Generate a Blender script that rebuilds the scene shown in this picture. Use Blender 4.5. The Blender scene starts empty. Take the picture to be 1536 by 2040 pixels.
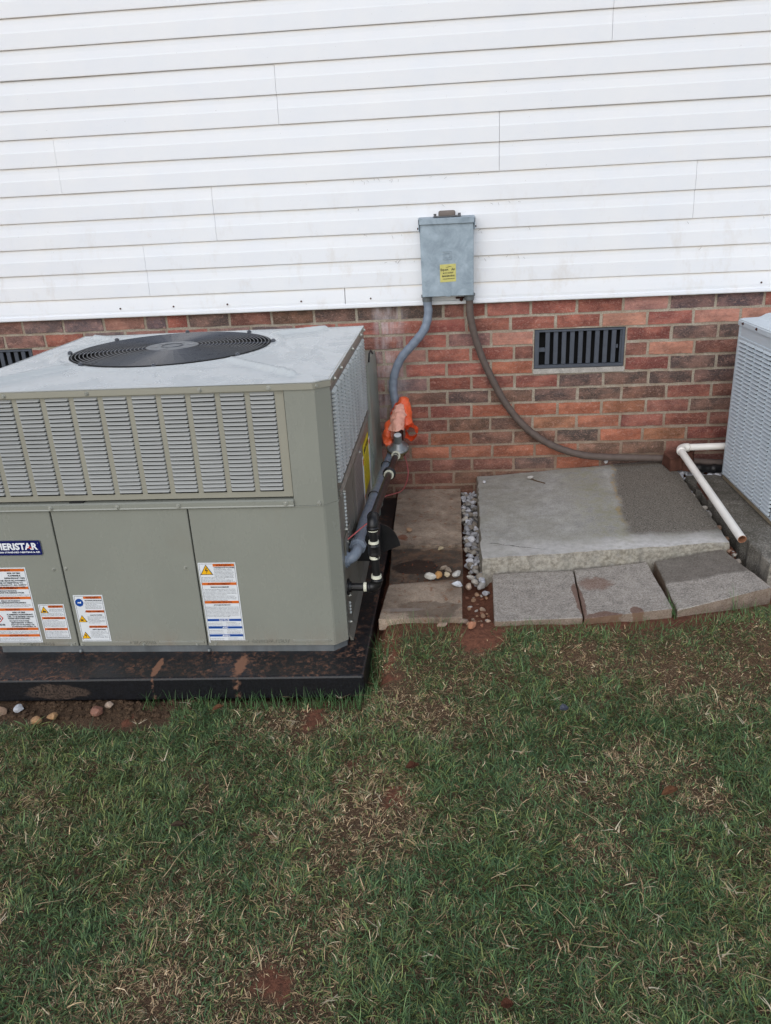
import bpy, bmesh, math, random
import numpy as np
from mathutils import Vector, Matrix, noise
R = math.radians
random.seed(7); np.random.seed(7)
sc = bpy.context.scene
# ------------------------------------------------------------------ camera
cam_d = bpy.data.cameras.new('camera'); cam = bpy.data.objects.new('camera', cam_d)
sc.collection.objects.link(cam); sc.camera = cam
cam_d.sensor_fit = 'HORIZONTAL'; cam_d.sensor_width = 36; cam_d.lens = 1541.4/1536*36
cam_d.clip_start = 0.02; cam_d.clip_end = 500
_p, _y, _r = 0.3781, -0.0869, -0.0508
fw = Vector((math.sin(_y)*math.cos(_p), math.cos(_y)*math.cos(_p), -math.sin(_p)))
rt = Vector((math.cos(_y), -math.sin(_y), 0)); up = rt.cross(fw)
r2 = math.cos(_r)*rt + math.sin(_r)*up; u2 = -math.sin(_r)*rt + math.cos(_r)*up
M = Matrix((r2, u2, -fw)).transposed().to_4x4(); M.translation = Vector((0.3679, -3.642, 1.3325))
cam.matrix_world = M
# ------------------------------------------------------------------ light
w = bpy.data.worlds.new('World'); sc.world = w; w.use_nodes = True
nt = w.node_tree; nt.nodes.clear()
sky = nt.nodes.new('ShaderNodeTexSky'); sky.sky_type = 'NISHITA'; sky.sun_disc = False
SUN_EL, SUN_AZ = 34, 190      # compass-like: direction the light comes from
sky.sun_elevation = R(SUN_EL); sky.sun_rotation = R(SUN_AZ); sky.dust_density = 0.6
hs = nt.nodes.new('ShaderNodeHueSaturation'); hs.inputs['Saturation'].default_value = 0.64
bg = nt.nodes.new('ShaderNodeBackground'); bg.inputs[1].default_value = 0.15
wo = nt.nodes.new('ShaderNodeOutputWorld')
nt.links.new(sky.outputs[0], hs.inputs['Color']); nt.links.new(hs.outputs[0], bg.inputs[0]); nt.links.new(bg.outputs[0], wo.inputs[0])
sd = bpy.data.lights.new('sun', 'SUN'); sun = bpy.data.objects.new('sun', sd); sc.collection.objects.link(sun)
sd.energy = 1.15; sd.angle = R(60); sd.color = (1.0, 0.965, 0.92)
_d = Vector((math.sin(R(SUN_AZ))*math.cos(R(SUN_EL)), math.cos(R(SUN_AZ))*math.cos(R(SUN_EL)), math.sin(R(SUN_EL))))
sun.rotation_euler = _d.to_track_quat('Z', 'Y').to_euler()
vs = sc.view_settings; vs.view_transform = 'Standard'; vs.look = 'None'; vs.gamma = 1; vs.use_curve_mapping = False
vs.exposure = 0.22

# ------------------------------------------------------------------ materials
def lin(r, g, b, k=1.0):
    f = lambda c: ((c/255+0.055)/1.055)**2.4 if c > 10 else c/255/12.92
    return (f(r)*k, f(g)*k, f(b)*k, 1)
class N:
    def __init__(s, name, rough=0.6, metal=0.0, spec=0.5):
        s.m = bpy.data.materials.new(name); s.m.use_nodes = True; s.t = s.m.node_tree
        s.b = s.t.nodes['Principled BSDF']; s.b.inputs['Roughness'].default_value = rough
        s.b.inputs['Metallic'].default_value = metal; s.b.inputs['Specular IOR Level'].default_value = spec
    def n(s, typ, **k):
        o = s.t.nodes.new(typ)
        for a, v in k.items(): setattr(o, a, v)
        return o
    def l(s, a, b): s.t.links.new(a, b)
    def val(s, x, sock):
        if isinstance(x, (int, float, tuple, list)):
            sock.default_value = (x, x, x, 1) if (sock.type == 'RGBA' and isinstance(x, (int, float))) else x
        else: s.l(x, sock)
    def coord(s, kind='Object'):
        if kind == 'World': return s.n('ShaderNodeNewGeometry').outputs['Position']
        return s.n('ShaderNodeTexCoord').outputs[kind]
    def mapping(s, v, scale=(1,1,1), loc=(0,0,0)):
        m = s.n('ShaderNodeMapping'); s.l(v, m.inputs[0]); m.inputs['Scale'].default_value = scale; m.inputs['Location'].default_value = loc
        return m.outputs[0]
    def noise(s, v, sc_, det=4, rough=.55, dist=0):
        o = s.n('ShaderNodeTexNoise'); s.l(v, o.inputs['Vector']); o.inputs['Scale'].default_value = sc_
        o.inputs['Detail'].default_value = det; o.inputs['Roughness'].default_value = rough; o.inputs['Distortion'].default_value = dist
        return o.outputs['Fac']
    def ramp(s, f, stops):
        o = s.n('ShaderNodeValToRGB'); s.l(f, o.inputs[0]); e = o.color_ramp.elements
        while len(e) < len(stops): e.new(0.5)
        for i, (p, c) in enumerate(stops):
            e[i].position = p; e[i].color = c if isinstance(c, tuple) else (c, c, c, 1)
        return o.outputs[0]
    def mix(s, f, a, b, mode='MIX'):
        o = s.n('ShaderNodeMix', data_type='RGBA', blend_type=mode)
        s.val(f, o.inputs[0]); s.val(a, o.inputs[6]); s.val(b, o.inputs[7]); return o.outputs[2]
    def math(s, op, a, b=0.0, c=None):
        o = s.n('ShaderNodeMath', operation=op); s.val(a, o.inputs[0]); s.val(b, o.inputs[1])
        if c is not None: s.val(c, o.inputs[2])
        return o.outputs[0]
    def sep(s, v):
        o = s.n('ShaderNodeSeparateXYZ'); s.l(v, o.inputs[0]); return o.outputs
    def comb(s, x, y, z):
        o = s.n('ShaderNodeCombineXYZ'); s.val(x, o.inputs[0]); s.val(y, o.inputs[1]); s.val(z, o.inputs[2]); return o.outputs[0]
    def blob(s, v, cx, cy, rx, ry, soft=.35, nz=None):
        """soft-edged oval stain in x,y, edge broken by noise"""
        x, y, z = s.sep(v)
        dx = s.math('DIVIDE', s.math('SUBTRACT', x, cx), rx); dy = s.math('DIVIDE', s.math('SUBTRACT', y, cy), ry)
        d = s.math('SQRT', s.math('ADD', s.math('MULTIPLY', dx, dx), s.math('MULTIPLY', dy, dy)))
        if nz is not None: d = s.math('ADD', d, s.math('MULTIPLY', s.math('SUBTRACT', nz, .5), 1.6))
        return s.smooth(d, 1+soft/2, 1-soft/2)
    def smooth(s, x, lo, hi):
        o = s.n('ShaderNodeMapRange', interpolation_type='SMOOTHSTEP'); s.val(x, o.inputs[0])
        if lo <= hi: o.inputs[1].default_value = lo; o.inputs[2].default_value = hi
        else: o.inputs[1].default_value = hi; o.inputs[2].default_value = lo; o.inputs[3].default_value = 1; o.inputs[4].default_value = 0
        return o.outputs[0]
    def bump(s, h, strength=.3, dist=.002, nrm=None):
        o = s.n('ShaderNodeBump'); o.inputs['Strength'].default_value = strength; o.inputs['Distance'].default_value = dist
        s.l(h, o.inputs['Height'])
        if nrm is not None: s.l(nrm, o.inputs['Normal'])
        return o.outputs[0]
    def out(s, col=None, nrm=None, rough=None):
        if col is not None: s.val(col, s.b.inputs['Base Color'])
        if nrm is not None: s.l(nrm, s.b.inputs['Normal'])
        if rough is not None: s.val(rough, s.b.inputs['Roughness'])
        return s.m

def plain(name, col, rough=.5, metal=0., spec=.5, var=.12, scale=14, bump=0., bscale=120):
    s = N(name, rough, metal, spec); v = s.coord('World')
    n1 = s.noise(v, scale, 5)
    c = s.mix(s.ramp(n1, [(.3, 0.), (.7, 1.)]), tuple(x*(1-var) for x in col[:3])+(1,), tuple(min(1, x*(1+var)) for x in col[:3])+(1,))
    nr = s.bump(s.noise(v, bscale, 3), .3, bump) if bump else None
    return s.out(c, nr, s.math('MULTIPLY_ADD', n1, .25, rough-.12))
MT = {}
def m_brick():
    s = N('brick_clay', .82, 0, .25)
    oi = s.n('ShaderNodeObjectInfo'); rnd = oi.outputs['Random']; base = oi.outputs['Color']
    P = s.coord('World')
    v = s.n('ShaderNodeVectorMath', operation='ADD'); s.l(P, v.inputs[0])
    s.l(s.comb(s.math('MULTIPLY', rnd, 53.), 0., s.math('MULTIPLY', rnd, 31.)), v.inputs[1]); v = v.outputs[0]
    big = s.noise(s.mapping(v, (1, 1, 1.6)), 9, 3)
    grit = s.noise(v, 420, 3, .7); mid = s.noise(v, 60, 5, .6, .6)
    wr = s.noise(s.mapping(v, (1, 1, 2.4)), 17, 3, .45, 1.9)
    line = s.ramp(s.math('ABSOLUTE', s.math('SUBTRACT', s.math('FRACT', s.math('MULTIPLY', wr, 5.)), .5)), [(0., 1.), (.05, .75), (.16, 0.)])
    c = s.mix(s.ramp(big, [(.38, 0.), (.56, 1.)]), s.mix(.22, base, lin(210, 150, 126)), s.mix(.38, base, lin(62, 48, 44)), 'MIX')
    c = s.mix(s.ramp(mid, [(.3, .5), (.5, 0.)]), c, s.mix(.5, c, lin(45, 36, 34)))
    c = s.mix(s.math('MULTIPLY', line, s.ramp(mid, [(.35, .12), (.6, .7)])), c, s.mix(.6, c, lin(214, 168, 150)))
    c = s.mix(s.ramp(grit, [(.5, 0.), (.68, .6)]), c, s.mix(.6, c, lin(205, 178, 168)))
    c = s.mix(s.ramp(grit, [(.24, .6), (.36, 0.)]), c, s.mix(.6, c, lin(35, 28, 27)))
    x, y, z = s.sep(P)
    # lime bloom running down behind the unit, and mud splash near the ground
    nz = s.noise(s.mapping(P, (1, 1, .25)), 26, 4, .6)
    wx = s.math('MULTIPLY', s.smooth(x, .02, .07), s.smooth(x, .22, .12))
    bloom = s.math('MULTIPLY', wx, s.ramp(nz, [(.36, 0.), (.62, .62)]))
    bloom = s.math('MULTIPLY', bloom, s.smooth(z, .18, .55))
    c = s.mix(bloom, c, lin(205, 195, 195))
    c = s.mix(s.math('MULTIPLY', s.smooth(z, .22, .02), .35), c, lin(96, 62, 48))
    h = s.math('ADD', s.math('MULTIPLY', line, -.7), s.math('ADD', s.math('MULTIPLY', mid, .8), s.math('MULTIPLY', grit, .35)))
    return s.out(c, s.bump(h, .75, .0022), s.math('MULTIPLY_ADD', mid, .2, .68))
def m_mortar():
    s = N('mortar', .95, 0, .2); P = s.coord('World')
    a = s.noise(P, 260, 4, .7); b = s.noise(P, 14, 4)
    c = s.mix(s.ramp(a, [(.35, 0.), (.65, 1.)]), lin(142, 130, 115), lin(192, 182, 166))
    c = s.mix(s.ramp(b, [(.4, 0.), (.6, .5)]), c, lin(140, 120, 102))
    x, y, z = s.sep(P)
    c = s.mix(s.math('MULTIPLY', s.smooth(z, .55, .03), .55), c, lin(118, 82, 62))
    return s.out(c, s.bump(a, .7, .003))
def m_siding():
    s = N('white_vinyl', .5, 0, .35); P = s.coord('World')
    x, y, z = s.sep(P)
    g = s.noise(s.mapping(P, (5, 1, 90)), 3.2, 4, .6, .4)
    d = s.noise(P, 5, 5, .6); sp = s.noise(P, 190, 2, .5)
    c = s.mix(s.ramp(d, [(.3, 0.), (.7, 1.)]), lin(234, 236, 240, .95), lin(239, 239, 240, .96))
    c = s.mix(s.ramp(sp, [(.765, 0.), (.79, .75)]), c, lin(110, 95, 80))
    st = s.noise(s.mapping(P, (1, 1, .5)), 11, 5, .7)
    low = s.math('MULTIPLY', s.smooth(z, 1.6, 1.0), s.ramp(st, [(.55, 0.), (.75, .32)]))
    c = s.mix(low, c, lin(196, 182, 165))
    # blurry brown shadow painted at the joint near the top, rusty mark at far left
    b1 = s.blob(s.comb(x, z, 0.), 1.10, 2.16, .10, .09, .8, s.noise(P, 20, 2))
    c = s.mix(s.math('MULTIPLY', b1, .7), c, lin(196, 165, 120))
    # patchy beige bands at each lap: light glowing through vinyl, painted in, plus dirt
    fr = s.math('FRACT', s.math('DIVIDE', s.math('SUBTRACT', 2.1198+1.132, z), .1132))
    dirt = s.math('MULTIPLY', s.math('MAXIMUM', s.smooth(fr, .12, .0), s.smooth(fr, .965, 1.0)), s.ramp(s.noise(s.mapping(P, (1, 1, 6)), 7, 5, .7), [(.35, .1), (.7, .6)]))  # mask for the painted lap glow as well as dirt
    c = s.mix(s.math('MULTIPLY', dirt, .7), c, lin(230, 206, 168))  # beige tint for the painted lap glow as well as dirt
    return s.out(c, s.bump(g, .35, .0009), s.math('MULTIPLY_ADD', d, .2, .4))
def m_concrete(name, base, dark, kind):
    s = N(name, .9, 0, .25); P = s.coord('World'); x, y, z = s.sep(P)
    ag = s.n('ShaderNodeTexVoronoi'); s.l(P, ag.inputs['Vector']); ag.inputs['Scale'].default_value = 270
    vc = s.sep(ag.outputs['Color'])[0]
    f = s.noise(P, 300, 3, .7); mid = s.noise(P, 22, 5, .62); big = s.noise(P, 4.5, 5, .6, .3); streak = s.noise(s.mapping(P, (1, 5, 1)), 14, 5, .65)
    c = s.mix(s.ramp(mid, [(.28, 0.), (.72, 1.)]), tuple(q*.72 for q in base[:3])+(1,), tuple(min(1, q*1.2) for q in base[:3])+(1,))
    amt = .42 if kind in ('front', 'old') else .2
    c = s.mix(s.math('MULTIPLY', s.ramp(vc, [(.74, 0.), (.9, 1.)]), amt), c, lin(205, 198, 188))
    c = s.mix(s.math('MULTIPLY', s.ramp(vc, [(.1, 1.), (.28, 0.)]), amt), c, lin(62, 55, 50))
    c = s.mix(s.ramp(f, [(.3, .45), (.5, 0.)]), c, lin(60, 55, 50))
    rg = s.math('MULTIPLY_ADD', mid, .15, .8)
    h = s.math('ADD', s.math('MULTIPLY', f, .5), s.math('MULTIPLY', vc, .5))
    if kind == 'slab':
        c = s.mix(s.ramp(big, [(.42, 0.), (.65, .4)]), c, lin(136, 132, 112))
        c = s.mix(s.ramp(streak, [(.55, 0.), (.72, .35)]), c, lin(165, 160, 150))
        # weathered, rougher right third that was under another unit
        edge = s.math('ADD', s.math('SUBTRACT', x, s.math('MULTIPLY_ADD', y, .105, 1.155)), s.math('ADD', s.math('MULTIPLY', s.math('SUBTRACT', mid, .5), .05), s.math('MULTIPLY', s.math('SUBTRACT', big, .5), .10)))
        k = s.math('MULTIPLY', s.smooth(edge, -.022, .022), s.smooth(s.math('ADD', y, s.math('MULTIPLY', s.math('SUBTRACT', mid, .5), .12)), -.82, -.74))
        f2 = s.noise(s.mapping(P, (1, 1.6, 1)), 210, 4, .75); rough_dark = s.mix(s.ramp(f2, [(.38, 0.), (.62, 1.)]), lin(58, 54, 50), lin(150, 142, 130))
        c = s.mix(k, c, rough_dark)
        rust = s.math('MULTIPLY', s.math('MULTIPLY', s.smooth(s.math('ABSOLUTE', edge), .016, .0), s.smooth(y, -.8, -.5)), s.ramp(mid, [(.45, 0.), (.6, .8)]))
        c = s.mix(rust, c, lin(176, 150, 104))
        gr = s.math('MULTIPLY', s.math('MULTIPLY', s.smooth(x, .85, 1.02), s.smooth(x, 1.12, 1.05)), s.ramp(mid, [(.4, 0.), (.62, .5)]))
        c = s.mix(gr, c, lin(128, 124, 82))
        # lime-white front lip
        yy = s.math('ADD', y, s.math('MULTIPLY', s.math('SUBTRACT', big, .5), .10))
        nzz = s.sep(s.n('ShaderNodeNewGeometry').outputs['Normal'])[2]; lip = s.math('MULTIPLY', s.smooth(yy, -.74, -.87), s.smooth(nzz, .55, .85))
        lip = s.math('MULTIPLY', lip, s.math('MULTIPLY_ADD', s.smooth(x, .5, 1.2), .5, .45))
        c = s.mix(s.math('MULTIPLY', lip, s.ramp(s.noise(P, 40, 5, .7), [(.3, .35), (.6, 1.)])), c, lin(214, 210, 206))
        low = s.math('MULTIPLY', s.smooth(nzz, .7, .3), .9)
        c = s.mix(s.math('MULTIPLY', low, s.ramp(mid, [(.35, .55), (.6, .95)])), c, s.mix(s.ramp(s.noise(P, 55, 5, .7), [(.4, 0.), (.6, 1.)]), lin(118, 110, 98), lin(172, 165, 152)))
        cr = s.math('ABSOLUTE', s.math('SUBTRACT', s.math('ADD', y, s.math('MULTIPLY', mid, .03)), s.math('MULTIPLY_ADD', x, -.35, -.61)))
        ck = s.math('MULTIPLY', s.smooth(cr, .0025, .0008), s.math('MULTIPLY', s.smooth(x, .52, .54), s.smooth(x, .76, .70)))
        c = s.mix(ck, c, lin(45, 40, 36)); h = s.math('SUBTRACT', h, ck)
    if kind == 'left':
        c = s.mix(s.ramp(big, [(.38, .6), (.58, 0.)]), c, lin(92, 76, 64))
        c = s.mix(s.ramp(s.noise(P, 30, 5, .7, .5), [(.56, 0.), (.66, .7)]), c, lin(132, 84, 54))
        yw = s.math('ADD', y, s.math('MULTIPLY', s.math('SUBTRACT', mid, .5), .1))
        low2 = s.math('MULTIPLY', s.smooth(yw, -.66, -.72), s.smooth(yw, -1.05, -1.0))
        c = s.mix(s.math('MULTIPLY', low2, .8), c, s.mix(s.ramp(mid, [(.42, 0.), (.6, 1.)]), lin(46, 40, 36), lin(92, 66, 48)))
        nzz = s.noise(P, 16, 3)
        wet = s.blob(P, .24, -.86, .085, .055, .12, nzz)
        c = s.mix(s.math('MULTIPLY', wet, .8), c, lin(40, 34, 31)); rg = s.mix(wet, rg, .35)
        d2 = s.blob(P, .29, -1.23, .12, .06, .3, nzz)
        c = s.mix(s.math('MULTIPLY', d2, .5), c, lin(66, 54, 45))
        rs = s.blob(P, .17, -.60, .02, .03, .3, nzz)
        c = s.mix(s.math('MULTIPLY', rs, .7), c, lin(128, 70, 44))
        sc1 = s.blob(P, .20, -1.235, .06, .012, .7, nzz)
        c = s.mix(s.math('MULTIPLY', sc1, .22), c, lin(190, 182, 178))
    if kind == 'front':
        nzz = s.noise(P, 15, 4, .6)
        m1 = s.blob(P, .826, -1.16, .016, .14, .12, nzz)
        m2 = s.blob(P, .885, -1.315, .07, .042, .1, nzz); m3 = s.blob(P, 1.0, -1.285, .022, .035, .1, nzz)
        mm = s.math('MINIMUM', s.math('ADD', s.math('ADD', m1, m2), m3), 1.)
        c = s.mix(s.math('MULTIPLY', mm, .72), c, lin(104, 66, 48)); rg = s.mix(mm, rg, .45)
        m4 = s.blob(P, .90, -1.06, .06, .05, .5, s.noise(P, 45, 4, .7))
        c = s.mix(s.math('MULTIPLY', m4, .5), c, lin(120, 76, 54))
        # third paver: upper half still damp
        l3 = s.math('SUBTRACT', s.math('MULTIPLY_ADD', x, .17, -1.30), s.math('ADD', y, s.math('MULTIPLY', s.math('SUBTRACT', nzz, .5), .05)))
        damp = s.math('MULTIPLY', s.smooth(l3, .004, -.012), s.smooth(x, 1.128, 1.13))
        c = s.mix(s.math('MULTIPLY', damp, .8), c, s.mix(.3, lin(70, 62, 52), c)); rg = s.mix(damp, rg, .55)
        side = s.smooth(s.sep(s.n('ShaderNodeNewGeometry').outputs['Normal'])[2], .5, .2)
        c = s.mix(s.math('MULTIPLY', side, .6), c, lin(122, 98, 76))
    if kind == 'old':
        c = s.mix(s.ramp(big, [(.4, 0.), (.65, .6)]), c, lin(70, 66, 54))
        lite = s.math('MULTIPLY', s.smooth(y, -.9, -1.08), s.ramp(mid, [(.4, 0.), (.6, .6)]))
        c = s.mix(lite, c, lin(160, 152, 140))
    return s.out(c, s.bump(h, .6, .0016, s.bump(mid, .5, .002 if kind in ('front', 'left') else .005)), rg)
def m_ground():
    s = N('red_clay_soil', .95, 0, .2); P = s.coord('World'); x, y, z = s.sep(P)
    a = s.noise(P, 9, 5, .6); b = s.noise(P, 70, 5, .65); f = s.noise(P, 330, 3, .7)
    c = s.mix(s.ramp(b, [(.3, 0.), (.7, 1.)]), lin(92, 60, 48), lin(134, 88, 68))
    c = s.mix(s.ramp(f, [(.55, 0.), (.72, .5)]), c, lin(150, 104, 82))
    c = s.mix(s.ramp(f, [(.28, .6), (.42, 0.)]), c, lin(48, 28, 22))
    ba = s.n('ShaderNodeAttribute'); ba.attribute_name = 'Col'; bare = s.sep(ba.outputs['Color'])[0]
    bare = s.math('ADD', bare, s.math('MULTIPLY', s.math('SUBTRACT', b, .5), 1.3))
    th = s.math('MULTIPLY', s.smooth(y, -1.30, -1.40), s.smooth(bare, .68, .3))
    th = s.math('MULTIPLY', th, .9)
    c = s.mix(th, c, s.mix(s.ramp(f, [(.35, 0.), (.6, 1.)]), lin(40, 34, 27), lin(108, 88, 68)))
    sh = s.math('MULTIPLY', s.smooth(x, .02, .04), 1.)
    return s.out(c, s.bump(s.math('ADD', b, s.math('MULTIPLY', f, .5)), .9, .008))
def m_attr(name, rough=.7, spec=.3):
    s = N(name, rough, 0, spec); at = s.n('ShaderNodeAttribute'); at.attribute_name = 'Col'
    s.b.inputs['Subsurface Weight'].default_value = 0
    return s.out(at.outputs['Color'])
def m_paint(name, col, rough=.35, streak=True):
    s = N(name, rough, 0, .5); P = s.coord('World')
    a = s.noise(P, 3, 4, .5); b = s.noise(P, 150, 2); d = s.noise(s.mapping(P, (1, 1, .4)), 12, 5, .65)
    c = s.mix(s.ramp(a, [(.3, 0.), (.7, 1.)]), tuple(q*.94 for q in col[:3])+(1,), tuple(min(1, q*1.05) for q in col[:3])+(1,))
    if streak: c = s.mix(s.ramp(d, [(.6, 0.), (.8, .14)]), c, lin(120, 96, 74))
    x, y, z = s.sep(P)
    c = s.mix(s.math('MULTIPLY', s.smooth(z, .10, -.03), s.ramp(d, [(.4, .05), (.7, .3)])), c, lin(130, 92, 66))
    return s.out(c, s.bump(s.noise(P, 2.2, 2), .10, .02, s.bump(b, .1, .0004)), s.math('MULTIPLY_ADD', d, .22, rough-.1))
def m_cover():
    s = N('cover_paint', .22, 0, .5); P = s.coord('World')
    a = s.noise(P, 5, 5, .6, 1.2); b = s.noise(s.mapping(P, (1, 2.2, 1)), 9, 5, .6, 1.5); f = s.noise(P, 60, 3)
    c = s.mix(s.ramp(a, [(.3, 0.), (.7, 1.)]), lin(188, 192, 192), lin(196, 200, 200))
    c = s.mix(s.ramp(b, [(.58, 0.), (.68, .14), (.76, .03)]), c, lin(166, 152, 134))
    x, y, z = s.sep(P)
    wet = s.ramp(a, [(.44, 0.), (.5, 1.)])
    return s.out(c, s.bump(s.noise(P, 5, 2, .4, .8), .14, .012), s.math('MULTIPLY_ADD', wet, -.12, .34))
def m_metal(name, col, rough=.35, metal=.8):
    s = N(name, rough, metal, .5); P = s.coord('World')
    a = s.noise(s.mapping(P, (1, 1, .3)), 18, 5, .6); b = s.noise(P, 90, 3)
    c = s.mix(s.ramp(a, [(.3, 0.), (.7, 1.)]), tuple(q*.75 for q in col[:3])+(1,), tuple(min(1, q*1.2) for q in col[:3])+(1,))
    return s.out(c, s.bump(a, .25, .004), s.math('MULTIPLY_ADD', a, .3, rough-.15))
def m_box():
    s = N('disconnect_paint', .5, 0, .4); P = s.coord('World')
    a = s.noise(P, 16, 5, .65, .4); b = s.noise(P, 50, 5, .7)
    c = s.mix(s.ramp(a, [(.35, 0.), (.68, 1.)]), lin(132, 146, 156), lin(166, 180, 190))
    c = s.mix(s.ramp(b, [(.62, 0.), (.74, .4)]), c, lin(96, 104, 108))
    return s.out(c, s.bump(b, .15, .001), s.math('MULTIPLY_ADD', a, .25, .38))
def m_pad():
    s = N('pad_plastic', .5, 0, .45); P = s.coord('World'); x, y, z = s.sep(P)
    b = s.noise(P, 55, 7, .78, .3); f = s.noise(P, 160, 4, .7); a = s.noise(P, 7, 4, .6)
    c = s.mix(s.ramp(f, [(.4, 0.), (.7, 1.)]), lin(14, 14, 17), lin(30, 31, 36))
    top = s.smooth(z, -.036, -.031)
    dust = s.math('MULTIPLY', top, s.math('MULTIPLY', s.ramp(b, [(.5, 0.), (.6, .7)]), s.ramp(a, [(.42, .05), (.6, .9)])))
    nz = s.noise(P, 60, 4)
    s1 = s.blob(P, -.583, -1.55, .012, .055, .4, nz); s2 = s.blob(P, -.31, -1.54, .02, .06, .5, nz)
    dust = s.math('MAXIMUM', dust, s.math('MULTIPLY', s.math('MAXIMUM', s1, s2), .85))
    c = s.mix(dust, c, lin(146, 104, 80))
    frt = s.math('MULTIPLY', s.smooth(z, -.03, -.05), s.blob(s.comb(x, z, 0.), -.90, -.078, .10, .026, .3, s.noise(s.mapping(P, (.5, 1, 2)), 20, 4)))
    c = s.mix(s.math('MULTIPLY', frt, s.ramp(f, [(.35, 0.), (.6, .5)])), c, lin(112, 92, 78))
    return s.out(c, s.bump(f, .3, .002), s.mix(dust, .42, .95))
def m_rock():
    s = N('quartz_stone', .75, 0, .35); oi = s.n('ShaderNodeObjectInfo'); P = s.coord('World')
    a = s.noise(P, 45, 5, .65, .5); f = s.noise(P, 200, 3, .7)
    c = s.mix(s.ramp(a, [(.38, .55), (.6, 0.)]), oi.outputs['Color'], s.mix(.6, oi.outputs['Color'], lin(92, 82, 74)))
    c = s.mix(s.ramp(f, [(.62, 0.), (.8, .4)]), c, lin(225, 222, 220))
    return s.out(c, s.bump(s.math('ADD', a, s.math('MULTIPLY', f, .4)), .6, .004))

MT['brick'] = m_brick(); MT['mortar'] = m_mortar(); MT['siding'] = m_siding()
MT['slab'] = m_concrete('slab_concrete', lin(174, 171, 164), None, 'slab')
MT['pleft'] = m_concrete('brown_paver_concrete', lin(178, 158, 138), None, 'left')
MT['pfront'] = m_concrete('grey_paver_concrete', lin(168, 159, 149), None, 'front')
MT['old'] = m_concrete('old_slab_concrete', lin(122, 117, 108), None, 'old')
MT['sill'] = m_concrete('sill_concrete', lin(172, 166, 158), None, 'plain')
MT['ground'] = m_ground(); MT['grass'] = m_attr('grass_blades', .55, .35)
MT['paint'] = m_paint('khaki_grey_enamel', lin(140, 141, 131), .26); MT['cover'] = m_cover()
MT['paint_strip'] = m_paint('khaki_trim_enamel', lin(152, 149, 135), .3)
MT['hood'] = m_paint('louver_enamel', lin(152, 153, 150), .38, False)
MT['rail'] = m_metal('base_rail_metal', lin(112, 116, 118), .45, .3)
MT['side'] = m_metal('side_panel_metal', lin(136, 132, 122), .34, .3)
MT['sidehood'] = m_metal('side_louver_metal', lin(184, 188, 186), .38, .1)
MT['galv'] = m_metal('galvanised_sheet', lin(150, 158, 148), .32, .2)
MT['screw'] = m_metal('zinc_screw', lin(176, 176, 166), .3, .3)
MT['dark'] = plain('dark_interior', lin(20, 20, 21), .8, 0, .2)
MT['coil'] = plain('coil_fins', lin(48, 46, 44), .6, .3, .3)
MT['wire'] = plain('black_wire_coating', lin(78, 80, 86), .3, 0, .6)
MT['hub'] = plain('hub_plate_grey', lin(124, 126, 128), .5, .2, .4, .2, 60)
MT['box'] = m_box(); MT['pad'] = m_pad(); MT['rock'] = m_rock()
MT['cond'] = plain('grey_liquidtight_jacket', lin(126, 136, 150), .38, 0, .5, .1, 30)
MT['condb'] = plain('brown_weathered_conduit', lin(98, 86, 80), .65, 0, .3, .15, 40, .001)
MT['pvc'] = plain('white_pvc', lin(245, 240, 232), .35, 0, .5, .05, 12)
MT['pvcin'] = plain('pvc_end_stain', lin(150, 104, 78), .7, 0, .3, .3, 60)
MT['iron'] = plain('black_iron_pipe', lin(36, 35, 36), .38, .3, .5, .25, 50)
MT['rust'] = plain('rusty_iron', lin(74, 42, 34), .75, .1, .3, .35, 90, .001)
MT['dope'] = plain('white_pipe_sealant', lin(222, 220, 200), .6, 0, .3, .12, 120)
MT['zinc'] = m_metal('regulator_zinc', lin(140, 142, 142), .38, .55)
MT['brass'] = m_metal('weathered_brass', lin(122, 108, 78), .5, .45)
MT['red'] = plain('red_wire', lin(190, 96, 96), .5)
MT['cream'] = plain('faded_orange_plastic', lin(244, 178, 156), .45, 0, .5, .12, 50, .002, 60)
MT['orange'] = plain('orange_plastic', lin(246, 104, 58), .38, 0, .5, .15, 30, .002, 60)
MT['ventp'] = plain('vent_slate_plastic', lin(72, 77, 86), .55, 0, .4, .12, 40)
MT['black'] = plain('black_plastic', lin(26, 26, 28), .4, 0, .45, .2, 30)
MT['white'] = plain('label_white', lin(222, 224, 226), .4, 0, .4, .03)
MT['lorange'] = plain('label_orange', lin(212, 104, 36), .4, 0, .4, .04)
MT['lblue'] = plain('label_blue', lin(18, 72, 150), .4, 0, .4, .04)
MT['lyellow'] = plain('label_yellow', lin(238, 178, 20), .4, 0, .4, .04)
MT['ink'] = plain('label_ink', lin(42, 42, 46), .5, 0, .3, .04)
MT['inkred'] = plain('label_red_ink', lin(120, 44, 22), .5, 0, .3, .04)
MT['navy'] = plain('badge_navy', lin(12, 22, 88), .3, 0, .5, .05)
MT['badgew'] = plain('badge_white', lin(236, 238, 240), .35, 0, .5, .03)
MT['badger'] = plain('badge_red', lin(200, 60, 44), .4)
MT['sticky'] = plain('yellow_sticker', lin(196, 188, 110), .45, 0, .4, .1, 60)
MT['yellow'] = plain('energy_label_yellow', lin(232, 208, 8), .4, 0, .4, .06)
MT['clearlab'] = plain('silver_diagram_label', lin(150, 140, 134), .4, .2, .4, .2, 60)
MT['ac2'] = m_paint('blue_grey_enamel', lin(206, 215, 221), .42, False)
MT['ac2pan'] = plain('dirty_base_pan', lin(150, 136, 114), .7, 0, .3, .2, 30)
MT['brown_plastic'] = plain('brown_hub_plastic', lin(116, 106, 100), .6, 0, .3, .1)
MT['leaf'] = plain('dry_leaf', lin(132, 92, 66), .8, 0, .2, .25, 60)
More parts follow.
